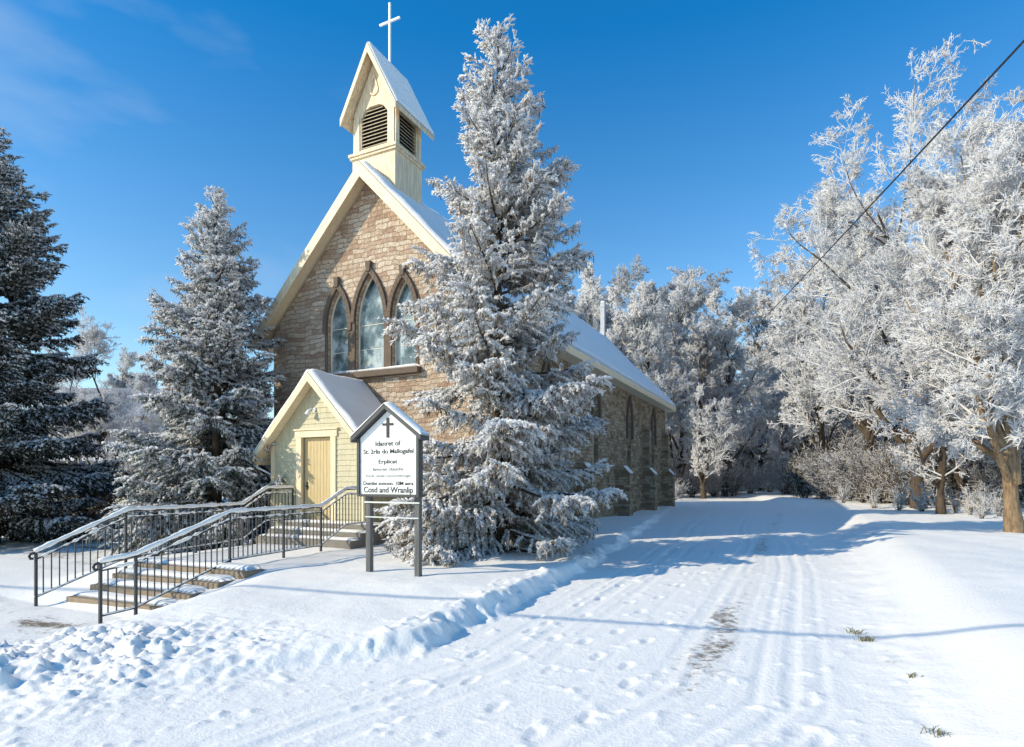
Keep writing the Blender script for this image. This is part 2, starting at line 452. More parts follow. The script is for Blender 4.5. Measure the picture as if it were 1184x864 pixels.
    bare += .5 * np.exp(-((y - 17) / 3.) ** 2) * sm(-16.5, -19, x) * fbm(x * .4, y * .9, 3, 94)
    on = (1 - a) * (1 - b)
    lat2 = x - (L + R) / 2
    for c, w in ((-1.35, .2), (.35, .2), (1.6, .2)):
        bare += on * .14 * np.exp(-((lat2 - c) / w) ** 2) * sm(5, 9, y) * fbm(x, y * .3, 3, 96)
    return z, bare, a, b

def H(x, y):
    z, *_ = height(np.array([float(x)]), np.array([float(y)]), False); return float(z[0])

def axis(segs):
    out = [segs[0][0]]
    for a, b, s0, s1 in segs:
        x = a
        while x < b - 1e-6:
            t = (x - a) / (b - a); x += s0 + (s1 - s0) * t
            out.append(min(x, b))
    return np.array(sorted(set(np.round(out, 4))))

def build_ground():
    xs = axis([(-400, -60, 40, 6), (-60, -15, 4, .2), (-15, -11, .12, .07), (-11, -3, .029, .029), (-3, 2.5, .036, .042), (2.5, 6, .05, .15), (6, 40, .25, 3), (40, 400, 6, 40)])
    ys = axis([(-120, -5, 25, 3), (-5, 2.4, 1, .1), (2.4, 6.6, .026, .030), (6.6, 9, .032, .042), (9, 16, .05, .1), (16, 45, .14, .6), (45, 110, .9, 6), (110, 600, 10, 60)])
    X, Y = np.meshgrid(xs, ys)
    Z, B, a, b = height(X.ravel().copy(), Y.ravel().copy())
    nx, ny = len(xs), len(ys)
    idx = np.arange(nx * ny).reshape(ny, nx)
    F = np.stack([idx[:-1,:-1].ravel(), idx[:-1,1:].ravel(), idx[1:,1:].ravel(), idx[1:,:-1].ravel()], 1)
    cx = X.ravel()[F].mean(1); cy = Y.ravel()[F].mean(1)
    _, _, fa, fb = height(cx.copy(), cy.copy(), False)
    drive = (fa < .5) & (fb < .5) & (cy < 70)
    V = np.stack([X.ravel(), Y.ravel(), Z], 1)
    for name, sel in (('ground', ~drive), ('driveway', drive)):
        f = F[sel]; used = np.unique(f); remap = np.full(len(V), -1); remap[used] = np.arange(len(used))
        me = arrays_mesh(name, V[used], remap[f], {'bare': B[used]}, True)
        structure(link(name, me, M['ground']))
build_ground()

# ------------------------------------------------------------------ snow sheets on slopes
def snow_sheet(name, parent, p00, p10, p11, p01, t=.09, nu=40, nv=40, seed=1, over=.03):
    """blanket lying on the quad p00-p10-p11-p01 (v runs up the slope)"""
    p00, p10, p11, p01 = (np.array(p, float) for p in (p00, p10, p11, p01))
    u = np.linspace(0, 1, nu); v = np.linspace(0, 1, nv); U, V = np.meshgrid(u, v)
    P = (p00*(1-U[...,None])*(1-V[...,None]) + p10*U[...,None]*(1-V[...,None]) + p11*U[...,None]*V[...,None] + p01*(1-U[...,None])*V[...,None])
    n = np.cross(p10-p00, p01-p00); n /= np.linalg.norm(n)
    if n[2] < 0: n = -n
    lu = np.linalg.norm(p10-p00); lv = np.linalg.norm(p01-p00)
    e = np.minimum(np.minimum(U, 1-U)*lu, V*lv + 0*U)
    prof = np.sqrt(np.clip(e / .10, 0, 1))
    th = t * prof * (.42 + 1.15 * fbm(U*lu*.9, V*lv*.9, 4, seed)) + .012
    out = (fbm(U*lu*2.2, V*lv*2.2, 3, seed+5) - .5) * .07 * np.exp(-e/.1)
    P = P + n * th[...,None]
    dn = (p00 - p01) / lv
    P = P + dn * (out * (V < .5))[...,None]
    top = P.reshape(-1, 3)
    base = (P - n * (th - .004)[...,None]).reshape(-1, 3)
    idx = np.arange(nu*nv).reshape(nv, nu)
    F = [np.stack([idx[:-1,:-1].ravel(), idx[:-1,1:].ravel(), idx[1:,1:].ravel(), idx[1:,:-1].ravel()], 1)]
    N = nu*nv
    for line in (idx[0], idx[-1], idx[:,0], idx[:,-1]):
        F.append(np.stack([line[:-1], line[1:], line[1:]+N, line[:-1]+N], 1))
    me = arrays_mesh(name, np.vstack([top, base]), np.vstack(F), None, True)
    return link(name, me, M['snow'], parent)

def arch(cx, w, z0, zs, za, n=9):
    a = w/2; h = za - zs; R = (a*a + h*h) / (2*a); am = math.asin(min(1, h/R))
    pts = [(cx-a, z0), (cx+a, z0)]
    for i in range(n+1):
        t = am*i/n; pts.append((cx + a - R + R*math.cos(t), zs + R*math.sin(t)))
    for i in range(n-1, -1, -1):
        t = am*i/n; pts.append((cx - a + R - R*math.cos(t), zs + R*math.sin(t)))
    return pts

# ------------------------------------------------------------------ church
def slab(mb, fn, prof, d): mb.plate(prof, [], d, fn)

def build_church():
    ch = thing('church', 'tan fieldstone church with snowy steep roof, cream belfry and yellow clapboard porch', 'church', (0, 0, 0))
    PK, EV = 11.25, 6.85                  # wall apex, wall top at the sides
    front = lambda y: (lambda a, b, d: (a, y + d, b))
    win = [(AX, 1.14, 5.12, 6.75, 8.22), (AX - 1.3, .88, 5.12, 6.75, 7.90), (AX + 1.3, .88, 5.12, 6.75, 7.90)]
    holes = [arch(*w) for w in win]
    wl = MB().plate([(FX0, -.6), (FX1, -.6), (FX1, EV), (AX, PK), (FX0, EV)], holes, .5, front(FY)).build('front_wall', M['stone_front'], ch)
    for i, w in enumerate(win):
        cx, ww, z0, zs, za = w
        fr = MB().plate(arch(cx, ww-.004, z0+.002, zs, za-.004), [arch(cx, ww-.11, z0+.055, zs, za-.09)], .07, front(FY+.13)).build('window', M['frame'], ch)
        g = MB().plate(arch(cx, ww-.08, z0+.03, zs, za-.06), [], .02, front(FY+.155)); g.build('glass', M['glass'], fr)
        for z in np.arange(z0+.75, zs+.6, .78):
            hw = ww/2-.08 if z < zs else ww/2*.62
            MB().box(cx-hw, cx+hw, FY+.146, FY+.154, z-.009, z+.009).build('glazing_bar', M['frame'], fr)
        # hood mould
        leg = .25 if i else .02
        outer = arch(cx, ww+.32, zs-leg, zs-.02, za+.25); inner = arch(cx, ww+.02, zs-leg-.01, zs, za+.012)
        o2 = outer[1:] + [outer[0]]; n2 = inner[1:] + [inner[0]]
        mb = MB()
        for k in range(len(o2)-1):
            q = [o2[k], o2[k+1], n2[k+1], n2[k]]
            mb.hexa([(p[0], FY-.10 - .004*i, p[1]) for p in q] + [(p[0], FY+.06, p[1]) for p in q])
        mb.build('hood_mould', M['brownstone'], fr, bevel=.012)
        MB().plate([(cx-.07, za+.05), (cx+.07, za+.05), (cx+.10, za+.38), (cx-.10, za+.38)], [], .16, front(FY-.14)).build('keystone', M['brownstone'], fr, bevel=.012)
    for sx in (-1, 1):
        MB().box(AX+sx*.715-.142, AX+sx*.715+.142, FY-.06, FY+.11, 5.12, 6.82).build('mullion', M['brownstone'], ch, bevel=.01)
    MB().box(AX-1.3-.44-.12, AX-1.3-.442, FY-.03, FY+.11, 5.12, 6.5).build('jamb', M['brownstone'], ch, bevel=.01)
    MB().box(AX+1.3+.442, AX+1.3+.44+.12, FY-.03, FY+.11, 5.12, 6.5).build('jamb', M['brownstone'], ch, bevel=.01)
    sl = MB().box(AX-1.95, AX+1.95, FY-.22, FY+.12, 4.93, 5.115).build('window_sill', M['brownstone'], ch, bevel=.015)
    snow_sheet('snow_cover', sl, (AX-1.93, FY-.2, 5.116), (AX+1.93, FY-.2, 5.116), (AX+1.93, FY+.10, 5.117), (AX-1.93, FY+.10, 5.117), .08, 60, 8, 4)
    # plinth and quoins
    MB().box(FX0-.06, FX1+.06, FY-.08, FY-.002, -.6, .55).build('plinth', M['stone_side'], ch, bevel=.02)
    # side walls
    sidewin = [(19.4, .8, 2.1, 4.75, 5.85), (25.0, .8, 2.1, 4.75, 5.85), (30.7, .8, 2.1, 4.75, 5.85), (36.3, .8, 2.1, 4.75, 5.85)]
    for sx in (1, -1):
        xw = FX1 if sx > 0 else FX0
        fn = lambda a, b, d, xw=xw, sx=sx: (xw - sx*d, a, b)
        hs = [arch(*w) for w in sidewin] if sx > 0 else []
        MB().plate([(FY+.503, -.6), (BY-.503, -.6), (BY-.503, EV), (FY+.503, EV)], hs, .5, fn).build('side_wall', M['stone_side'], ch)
        if sx > 0:
            for w in sidewin:
                cx, ww, z0, zs, za = w
                fn2 = lambda a, b, d: (FX1-.22-d, a, b)
                fr = MB().plate(arch(cx, ww-.004, z0+.002, zs, za-.004), [arch(cx, ww-.16, z0+.08, zs, za-.12)], .07, fn2).build('window', M['frame'], ch)
                MB().plate(arch(cx, ww-.1, z0+.04, zs, za-.06), [], .02, lambda a, b, d: (FX1-.25-d, a, b)).build('glass', M['glass'], fr)
                outer = arch(cx, ww+.40, zs-.9, zs-.02, za+.26); inner = arch(cx, ww+.02, zs-.91, zs, za+.012)
                o2 = outer[1:] + [outer[0]]; n2 = inner[1:] + [inner[0]]
                mb = MB()
                for k in range(len(o2)-1):
                    q = [o2[k], o2[k+1], n2[k+1], n2[k]]
                    mb.hexa([(FX1+.10, p[0], p[1]) for p in q] + [(FX1-.05, p[0], p[1]) for p in q])
                mb.build('hood_mould', M['brownstone'], fr, bevel=.012)
                s_ = MB().box(FX1-.2, FX1+.12, cx-.55, cx+.55, z0-.16, z0-.003).build('window_sill', M['brownstone'], fr, bevel=.012)
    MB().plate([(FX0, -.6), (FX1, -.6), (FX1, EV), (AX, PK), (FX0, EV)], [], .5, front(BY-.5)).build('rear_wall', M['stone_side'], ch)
    for y in (16.2, 22.6, 28.4, 33.9, 39.2):
        mb = MB(); hw = .3
        mb.box(FX1-.02, FX1+.72, y-hw, y+hw, -.6, 2.0)
        mb.hexa([(FX1-.02,y-hw,2.0),(FX1+.72,y-hw,2.0),(FX1+.72,y+hw,2.0),(FX1-.02,y+hw,2.0),
                 (FX1-.02,y-hw,2.5),(FX1+.42,y-hw,2.35),(FX1+.42,y+hw,2.35),(FX1-.02,y+hw,2.5)])
        if y > 30:
            mb.box(FX1-.02, FX1+.40, y-hw+.03, y+hw-.03, 2.3, 4.5)
            mb.hexa([(FX1-.02,y-hw+.03,4.5),(FX1+.40,y-hw+.03,4.5),(FX1+.40,y+hw-.03,4.5),(FX1-.02,y+hw-.03,4.5),
                     (FX1-.02,y-hw+.03,5.0),(FX1+.02,y-hw+.03,4.95),(FX1+.02,y+hw-.03,4.95),(FX1-.02,y+hw-.03,5.0)])
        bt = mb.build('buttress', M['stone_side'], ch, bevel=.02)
        snow_sheet('snow_cover', bt, (FX1+.74, y-hw-.02, 2.01), (FX1+.74, y+hw+.02, 2.01), (FX1+.40, y+hw+.02, 2.36), (FX1+.40, y-hw-.02, 2.36), .035, 10, 8, 6)
    # roof : pitch 46 deg, eaves 0.5 m out, 0.45 m overhang in front
    sl = (PK - EV) / 4.2
    RZ = PK + .30                          # ridge, top of deck
    hw = 4.78; ez = RZ - sl*hw
    y0, y1 = FY-.48, BY+.4
    n = Vector((sl, 0, 1)).normalized(); tk = .13
    deck = None
    for sx in (1, -1):
        mb = MB()
        dz = tk / n.z
        mb.hexa([(AX, y0, RZ-dz), (AX+sx*hw, y0, ez-dz), (AX+sx*hw, y1, ez-dz), (AX, y1, RZ-dz), (AX, y0, RZ), (AX+sx*hw, y0, ez), (AX+sx*hw, y1, ez), (AX, y1, RZ)])
        rf = mb.build('roof', M['cream'], ch)
        snow_sheet('snow_cover', rf, (AX+sx*(hw+.02), y0-.02, ez-.015), (AX+sx*(hw+.02), y1+.02, ez-.015), (AX, y1+.02, RZ+.004), (AX, y0-.02, RZ+.004), .11, 240, 60, 9+sx)
        # barge board (front)
        mb = MB(); bh = .42
        mb.hexa([(AX, y0-.045, RZ-bh-.05), (AX+sx*hw, y0-.045, ez-bh), (AX+sx*hw, y0-.003, ez-bh), (AX, y0-.003, RZ-bh-.05),
                 (AX, y0-.045, RZ-.02), (AX+sx*(hw), y0-.045, ez-.02), (AX+sx*(hw), y0-.003, ez-.02), (AX, y0-.003, RZ-.02)])
        mb.build('bargeboard', M['cream'], ch, bevel=.006)
        mb = MB()                          # eave fascia and boxed cornice
        mb.box(*sorted((AX+sx*(hw+.005), AX+sx*(hw+.045))), y0, y1, ez-.30, ez-.02)
        mb.box(*sorted((AX+sx*4.203, AX+sx*(hw+.003))), y0+.003, y1, ez-.30, ez-.262)
        mb.hexa([(AX+sx*4.203, y0+.004, ez-.262), (AX+sx*hw, y0+.004, ez-.262), (AX+sx*hw, y0+.03, ez-.262), (AX+sx*4.203, y0+.03, ez-.262),
                 (AX+sx*4.203, y0+.004, ez+.35), (AX+sx*hw, y0+.004, ez-.17), (AX+sx*hw, y0+.03, ez-.17), (AX+sx*4.203, y0+.03, ez+.35)])
        mb.build('eave', M['cream'], ch)
    # chimney at the rear
    mb = MB().box(AX-.15, AX+.15, BY-.41, BY-.11, 10.6, 13.9); mb.box(AX-.19, AX+.19, BY-.45, BY-.07, 13.6, 13.72)
    cm = mb.build('chimney', m_plain('frosty_flue', (.42, .44, .47), .7, var=.3), ch, bevel=.02)
    snow_sheet('snow_cover', cm, (AX-.16, BY-.42, 13.9), (AX+.16, BY-.42, 13.9), (AX+.16, BY-.10, 13.9), (AX-.16, BY-.10, 13.9), .10, 10, 10, 3)
    # ---------------- belfry
    by0, by1, bw = FY+.16, FY+1.62, .855
    bf = MB().box(AX-bw, AX+bw, by0, by1, 9.9, 12.14).build('belfry', M['cream_tower'], ch, bevel=.01)
    mb = MB().box(AX-bw-.10, AX+bw+.10, by0-.10, by1+.10, 12.14, 12.24); mb.box(AX-bw-.06, AX+bw+.06, by0-.06, by1+.06, 12.06, 12.14)
    mb.build('ledge', M['cream_tower'], bf, bevel=.012)
    # upper stage: four walls with louvre openings
    uw = bw - .04; z0, z1, gp = 12.24, 13.55, 15.12
    op = lambda cx, w: [(cx-w/2, 12.36), (cx+w/2, 12.36), (cx+w/2, 13.38), (cx+w/2-.17, 13.60), (cx+w/2-.34, 13.67), (cx-w/2+.34, 13.67), (cx-w/2+.17, 13.60), (cx-w/2, 13.38)]
    opm = lambda cx, w: [(cx-w/2, 12.36), (cx+w/2, 12.36), (cx+w/2, 13.40), (cx-w/2, 13.40)]
    for yy in (by0+.04, by1-.14):
        MB().plate([(AX-uw, z0), (AX+uw, z0), (AX+uw, z1), (AX, gp), (AX-uw, z1)], [op(AX, 1.04)], .10, front(yy)).build('belfry_gable', M['cream_tower'], bf)
    ym = (by0+by1)/2; swd = by1-by0-.5
    for sx in (1, -1):
        MB().plate([(by0+.143, z0), (by1-.143, z0), (by1-.143, z1), (by0+.143, z1)], [opm(ym, .92)], .10, lambda a, b, d, sx=sx: (AX+sx*(uw-d), a, b)).build('belfry_side', M['cream_tower'], bf)
        mb = MB()
        for z in np.arange(12.42, 13.40, .115):
            xo = AX+sx*(uw-.015); xi = AX+sx*(uw-.095)
            mb.hexa([(xo, ym-.455, z-.03), (xi, ym-.455, z+.035), (xi, ym+.455, z+.035), (xo, ym+.455, z-.03), (xo, ym-.455, z-.008), (xi, ym-.455, z+.057), (xi, ym+.455, z+.057), (xo, ym+.455, z-.008)])
        mb.build('louvre', M['louvre'], bf)
        ee = uw+.003
        for ya, yb in ((by0+.04, by0+.19), (by1-.19, by1-.04)):
            MB().box(*sorted((AX+sx*ee, AX+sx*(ee+.035))), ya, yb, z0, z1-.15).build('corner_board', M['cream_tower'], bf, bevel=.005)
    mb = MB()
    for z in np.arange(12.42, 13.66, .115):
        w = .515 if z < 13.36 else (.515 - (z-13.36)*.9)
        yo, yi = by0+.055, by0+.13
        mb.hexa([(AX-w, yo, z-.03), (AX+w, yo, z-.03), (AX+w, yi, z+.035), (AX-w, yi, z+.035), (AX-w, yo, z-.008), (AX+w, yo, z-.008), (AX+w, yi, z+.057), (AX-w, yi, z+.057)])
    mb.build('louvre', M['louvre'], bf)
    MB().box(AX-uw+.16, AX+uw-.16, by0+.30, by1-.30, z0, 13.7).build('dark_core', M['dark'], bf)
    # pilasters and ornament on the gable
    mb = MB()
    for sx in (-1, 1): MB().box(*sorted((AX+sx*(uw-.02), AX+sx*(uw-.24))), by0+.008, by0+.037, z0, 13.42).build('pilaster', M['cream_tower'], bf, bevel=.004)
    d_ = []
    for i in range(24):
        a = 2*PI*i/24; r = .17; x = r*math.sin(a); z = -r*math.cos(a)
        if z > 0: z = z*3.4; x = x*(1 - z/.578)**.6 if z < .578 else 0
        d_.append((AX+x, 14.15+z))
    mb.plate(d_, [[(AX+(x-AX)*.62, 14.15+(z-14.15)*.68) for x, z in d_]], .03, front(by0+.008))
    mb.build('teardrop_ornament', M['cream_tower'], bf, bevel=.004)
    # belfry roof
    e = 1.10; rz = 15.47; ez2 = 13.32; ry0, ry1 = FY-.12, FY+1.98
    s2 = (rz-ez2)/e
    for sx in (1, -1):
        rf = MB().hexa([(AX, ry0, rz-.17), (AX+sx*e, ry0, ez2-.17), (AX+sx*e, ry1, ez2-.17), (AX, ry1, rz-.17), (AX, ry0, rz), (AX+sx*e, ry0, ez2), (AX+sx*e, ry1, ez2), (AX, ry1, rz)]).build('belfry_roof', M['cream_tower'], bf)
        MB().hexa([(AX, ry0-.04, rz-.30), (AX+sx*e, ry0-.04, ez2-.24), (AX+sx*e, ry0-.003, ez2-.24), (AX, ry0-.003, rz-.30), (AX, ry0-.04, rz-.01), (AX+sx*e, ry0-.04, ez2-.01), (AX+sx*e, ry0-.003, ez2-.01), (AX, ry0-.003, rz-.01)]).build('bargeboard', M['cream'], bf, bevel=.005)
        me = snow_sheet('roof_snow', bf, (AX+sx*(e+.01), ry0-.02, ez2), (AX+sx*(e+.01), ry1+.02, ez2), (AX, ry1+.02, rz+.005), (AX, ry0-.02, rz+.005), .05, 40, 40, 12)
    # cross on the belfry ridge
    cy = FY+1.0
    mb = MB().box(AX-.032, AX+.032, cy-.032, cy+.032, 15.3, 17.52); mb.box(AX-.41, AX-.033, cy-.03, cy+.03, 16.87, 16.935); mb.box(AX+.033, AX+.41, cy-.03, cy+.03, 16.87, 16.935)
    mb.build('cross', M['white_metal'], ch, bevel=.006)
    # ---------------- porch
    px, ph, py0 = -12.55, 1.75, 13.0
    pe, pa = 2.72, 4.58                    # wall top at sides, wall apex
    ps = (pa-pe)/ph
    po = MB()
    # core walls
    dx0, dx1, dz0, dz1 = px-.55, px+.55, .5, 2.93
    po.plate([(px-ph, .25), (px+ph, .25), (px+ph, pe), (px, pa), (px-ph, pe)], [[(dx0-.02, .27), (dx1+.02, .27), (dx1+.02, dz1+.02), (dx0-.02, dz1+.02)]], .1, front(py0))
    po.box(px-ph, px-ph+.1, py0+.103, FY-.085, .25, pe); po.box(px+ph-.1, px+ph, py0+.103, FY-.085, .25, pe)
    porch = po.build('porch', M['clap'], ch)
    mb = MB(); bh = .152
    z = .28
    while z < pa - .1:
        zt = z + bh
        wb = ph if z < pe else (pa - z)/ps; wt = ph if zt < pe else max(.01, (pa - zt)/ps)
        segs = [(-wb, wb, -wt, wt)]
        if z < dz1 + .16:
            segs = [(-wb, -.72, -wt, -.72), (.72, wb, .72, wt)]
        for a0, a1, b0, b1 in segs:
            mb.hexa([(px+a0, py0-.028, z), (px+a1, py0-.028, z), (px+a1, py0-.002, z), (px+a0, py0-.002, z), (px+b0, py0-.010, zt+.012), (px+b1, py0-.010, zt+.012), (px+b1, py0-.002, zt+.012), (px+b0, py0-.002, zt+.012)])
        if zt < pe + .1:
            for sx in (-1, 1):
                xo = px + sx*ph
                f = lambda d: xo + sx*d
                mb.hexa([(f(.002), py0, z), (f(.028), py0, z), (f(.028), FY-.09, z), (f(.002), FY-.09, z), (f(.002), py0, zt+.012), (f(.010), py0, zt+.012), (f(.010), FY-.09, zt+.012), (f(.002), FY-.09, zt+.012)])
        z = zt
    mb.build('clapboard', M['clap'], porch)
    for sx in (-1, 1):
        MB().box(*sorted((px+sx*(ph-.10), px+sx*(ph+.032))), py0-.05, py0+.06, .2, pe).build('corner_board', M['cream'], porch, bevel=.005)
    mb = MB()
    for sx in (-1, 1): mb.box(*sorted((px+sx*.555, px+sx*.75)), py0-.06, py0+.02, .5, dz1+.002)
    mb.box(px-.80, px+.80, py0-.065, py0+.02, dz1+.004, dz1+.20); mb.box(px-.84, px+.84, py0-.10, py0+.02, dz1+.203, dz1+.25)
    fr = mb.build('door_casing', M['cream'], porch, bevel=.006)
    mb = MB().box(px-.55, px+.55, py0+.10, py0+.15, .5, dz1)
    dr = mb.build('door', M['door'], ch)
    mb = MB()
    for i in range(9):
        x = px-.545 + i*.1215; mb.box(x, x+.115, py0+.078, py0+.098, .52, dz1-.01)
    mb.build('door_board', M['door'], dr, bevel=.004)
    mb = MB().tube([(px-.44, py0+.076, 1.52), (px-.44, py0+.03, 1.52), (px-.44, py0+.01, 1.52)], [.012, .03, .022], 10)
    mb.box(px-.475, px-.405, py0+.070, py0+.077, 1.40, 1.64)
    mb.build('door_handle', M['iron'], dr)
    MB().box(px-.6, px+.6, py0-.02, py0+.2, .44, .498).build('threshold', M['concrete'], porch)
    # bulkhead lamp above the door: plate, stem and lamp head turned to the left
    mb = MB().tube([(px-.05, py0-.03, 3.72), (px-.05, py0-.06, 3.72)], .055, 12); mb.tube([(px-.05, py0-.06, 3.72), (px-.08, py0-.14, 3.75), (px-.12, py0-.17, 3.70)], .015, 8)
    lp = mb.build('lamp', M['white_metal'], porch)
    MB().tube([(px-.12, py0-.17, 3.72), (px-.14, py0-.185, 3.66), (px-.17, py0-.21, 3.57)], [.03, .055, .075], 14).build('lamp_head', M['white_metal'], porch)
    # porch roof
    e = 2.18; y0, y1 = py0-.34, FY-.002; rz = pa+.19; ez3 = rz - ps*e
    for sx in (1, -1):
        rf = MB().hexa([(px, y0, rz-.16), (px+sx*e, y0, ez3-.16), (px+sx*e, y1, ez3-.16), (px, y1, rz-.16), (px, y0, rz), (px+sx*e, y0, ez3), (px+sx*e, y1, ez3), (px, y1, rz)]).build('porch_roof', M['cream'], porch)
        snow_sheet('porch_snow', porch, (px+sx*(e+.02), y0-.03, ez3-.01), (px+sx*(e+.02), y1, ez3-.01), (px, y1, rz+.004), (px, y0-.03, rz+.004), .10, 40, 50, 22+sx)
        MB().hexa([(px, y0-.04, rz-.27), (px+sx*e, y0-.04, ez3-.22), (px+sx*e, y0-.003, ez3-.22), (px, y0-.003, rz-.27), (px, y0-.04, rz-.01), (px+sx*e, y0-.04, ez3-.01), (px+sx*e, y0-.003, ez3-.01), (px, y0-.003, rz-.01)]).build('bargeboard', M['cream'], porch, bevel=.005)
        MB().hexa([(px+sx*(e-.0), y0+.01, ez3-.30), (px+sx*(e+.03), y0+.01, ez3-.30), (px+sx*(e+.03), y1, ez3-.30), (px+sx*e, y1, ez3-.30), (px+sx*e, y0+.01, ez3-.03), (px+sx*(e+.03), y0+.01, ez3-.03), (px+sx*(e+.03), y1, ez3-.03), (px+sx*e, y1, ez3-.03)]).build('fascia', M['cream'], porch)
    # downpipe at the left eave
    MB().tube([(px-e+.05, y0+.1, ez3-.3), (px-e+.05, y0+.1, ez3-.38), (px-ph-.09, py0+.1, ez3-.62), (px-ph-.09, py0+.1, .3)], .035, 10).build('downpipe', M['white_metal'], porch)
    MB().box(px-ph+.02, px+ph-.02, py0+.04, FY-.1, -.5, .25).build('porch_base', M['concrete'], porch)
build_church()

# ------------------------------------------------------------------ steps
def build_steps():
    t = thing('porch_steps', 'snow dusted concrete steps leading up to the porch door', 'steps', (0, 0, 0))
    x0, x1 = -13.35, -10.05
    hs = [(.165, 11.55), (.33, 11.95), (.495, 12.35)]
    for i, (z, y) in enumerate(hs):
        s = MB().box(x0 + .006*i, x1 - .006*i, y, 12.94 - .003*i, -.3 + .003*i, z) .build('step', M['concrete'], t, bevel=.015)
        y1 = hs[i+1][1] if i < 2 else 12.94
        snow_sheet('snow_cover', s, (x0+.02, y+.05, z+.002), (x1-.02, y+.05, z+.002), (x1-.02, y1-.02, z+.002), (x0+.02, y1-.02, z+.002), .055, 60, 10, 30+i)
    t = thing('stone_steps', 'four brown stone steps climbing from the sidewalk between the railings', 'steps', (0, 0, 0))
    x0, x1 = -12.30, -9.75
    sk = .10
    for i in range(4):
        z = -.47 + i*.155; y = 6.35 + i*.42
        xs = x1 + i*.17; x0 = -12.30 - .02*i
        s = MB().hexa([(x0, y, -.9-.01*i), (xs, y+.12, -.9-.01*i), (xs, 8.2+.003*i, -.9-.01*i), (x0, 8.2+.003*i, -.9-.01*i), (x0, y, z), (xs, y+.12, z), (xs, 8.2+.003*i, z), (x0, 8.2+.003*i, z)]).build('step', M['stepstone'], t, bevel=.02)
        snow_sheet('snow_cover', s, (x0+.03, y+.10, z+.002), (xs-.04, y+.22, z+.002), (xs-.02, y+.53, z+.002), (x0+.03, y+.42, z+.002), .06, 60, 12, 40+i)
build_steps()

# ------------------------------------------------------------------ railings
def build_railing(label, pts, posts, seed):
    """pts: (x,y,ztop,zbottom) along the top rail"""
    r = random.Random(seed)
    t = thing('railing', label, 'railing', (0, 0, 0), group='iron railings beside the church walk')
    P = np.array(pts, float)
    seg = np.hypot(np.diff(P[:,0]), np.diff(P[:,1])); S = np.concatenate([[0], np.cumsum(seg)])
    at = lambda s: tuple(np.interp(s, S, P[:,k]) for k in range(4))
    top = [(p[0], p[1], p[2]) for p in pts]
    mb = MB()
    end = top[0]
    def curl(e, q, sc=1):
        d = Vector((e[0]-q[0], e[1]-q[1], 0)).normalized()
        return [Vector(e) + d*a + Vector((0,0,b)) for a, b in ((.05, -.01), (.08, -.05), (.06, -.10), (.02, -.10))]
    MBt = MB().tube(list(reversed(curl(top[0], top[1]))) + [Vector(p) for p in top], .024, 8)
    MBt.build('handrail', M['iron'], t)
    MB().tube([(p[0], p[1], p[2]-.13) for p in pts], .014, 6).build('upper_bar', M['iron'], t)
    MB().tube([(p[0], p[1], p[3]) for p in pts], .014, 6).build('lower_bar', M['iron'], t)
    # snow cap on rail: irregular, with little hanging tufts below
    cap = []; rad = []
    n = int(S[-1]/.07)
    for i in range(n+1):
        x, y, z, _ = at(S[-1]*i/n); rr = .036 + .016*r.random() + .008*math.sin(i*.7)
        cap.append((x + r.uniform(-.004, .004), y, z+.036)); rad.append(rr)
    MB().tube(cap, rad, 8).build('snow_cap', M['snow'], t, smooth=True)
    cap = []; rad = []
    for i in range(n+1):
        x, y, z, _ = at(S[-1]*i/n)
        cap.append((x + r.uniform(-.006, .006), y, z-.112+r.uniform(-.008, .008))); rad.append(.006 if r.random() < .42 else r.uniform(.016, .034))
    MB().tube(cap, rad, 6).build('bar_frost', M['snow'], t, smooth=True)
    cap = []; rad = []
    for i in range(n+1):
        x, y, z, zb = at(S[-1]*i/n); cap.append((x, y, zb+.018)); rad.append(.010 + .012*r.random())
    MB().tube(cap, rad, 6).build('lower_snow', M['snow'], t, smooth=True)
    ps = posts
    for s in ps:
        x, y, z, zb = at(s); g = min(H(x, y), zb) - .25
        MB().box(x-.021, x+.021, y-.021, y+.021, g, z-.02).build('post', M['iron'], t)
    s = .13
    while s < S[-1]-.04:
        if min(abs(s-p) for p in ps) > .06:
            x, y, z, zb = at(s); MB().box(x-.0085, x+.0085, y-.0085, y+.0085, zb, z-.135).build('baluster', M['iron'], t)
        s += .125
build_railing('nearer black iron railing, its lower end by the snow heap, its top behind the sign',
    [(-10.15, 5.72, .36, -.50), (-10.08, 6.25, .42, -.46), (-10.12, 8.15, 1.05, .12), (-10.35, 10.85, 1.05, .13), (-10.45, 11.85, 1.46, .56), (-10.5, 12.92, 1.46, .56)],
    [0.02, .55, 2.42, 3.9, 5.15, 7.1], 3)
build_railing('farther black iron railing, in front of the spruce left of the porch',
    [(-12.62, 6.0, .36, -.46), (-12.35, 7.5, 1.07, .12), (-12.75, 9.3, 1.05, .13), (-13.2, 11.0, 1.05, .13), (-13.35, 11.9, 1.46, .56), (-13.4, 12.92, 1.46, .56)],
    [0.02, 1.5, 3.4, 5.1, 7.05], 9)

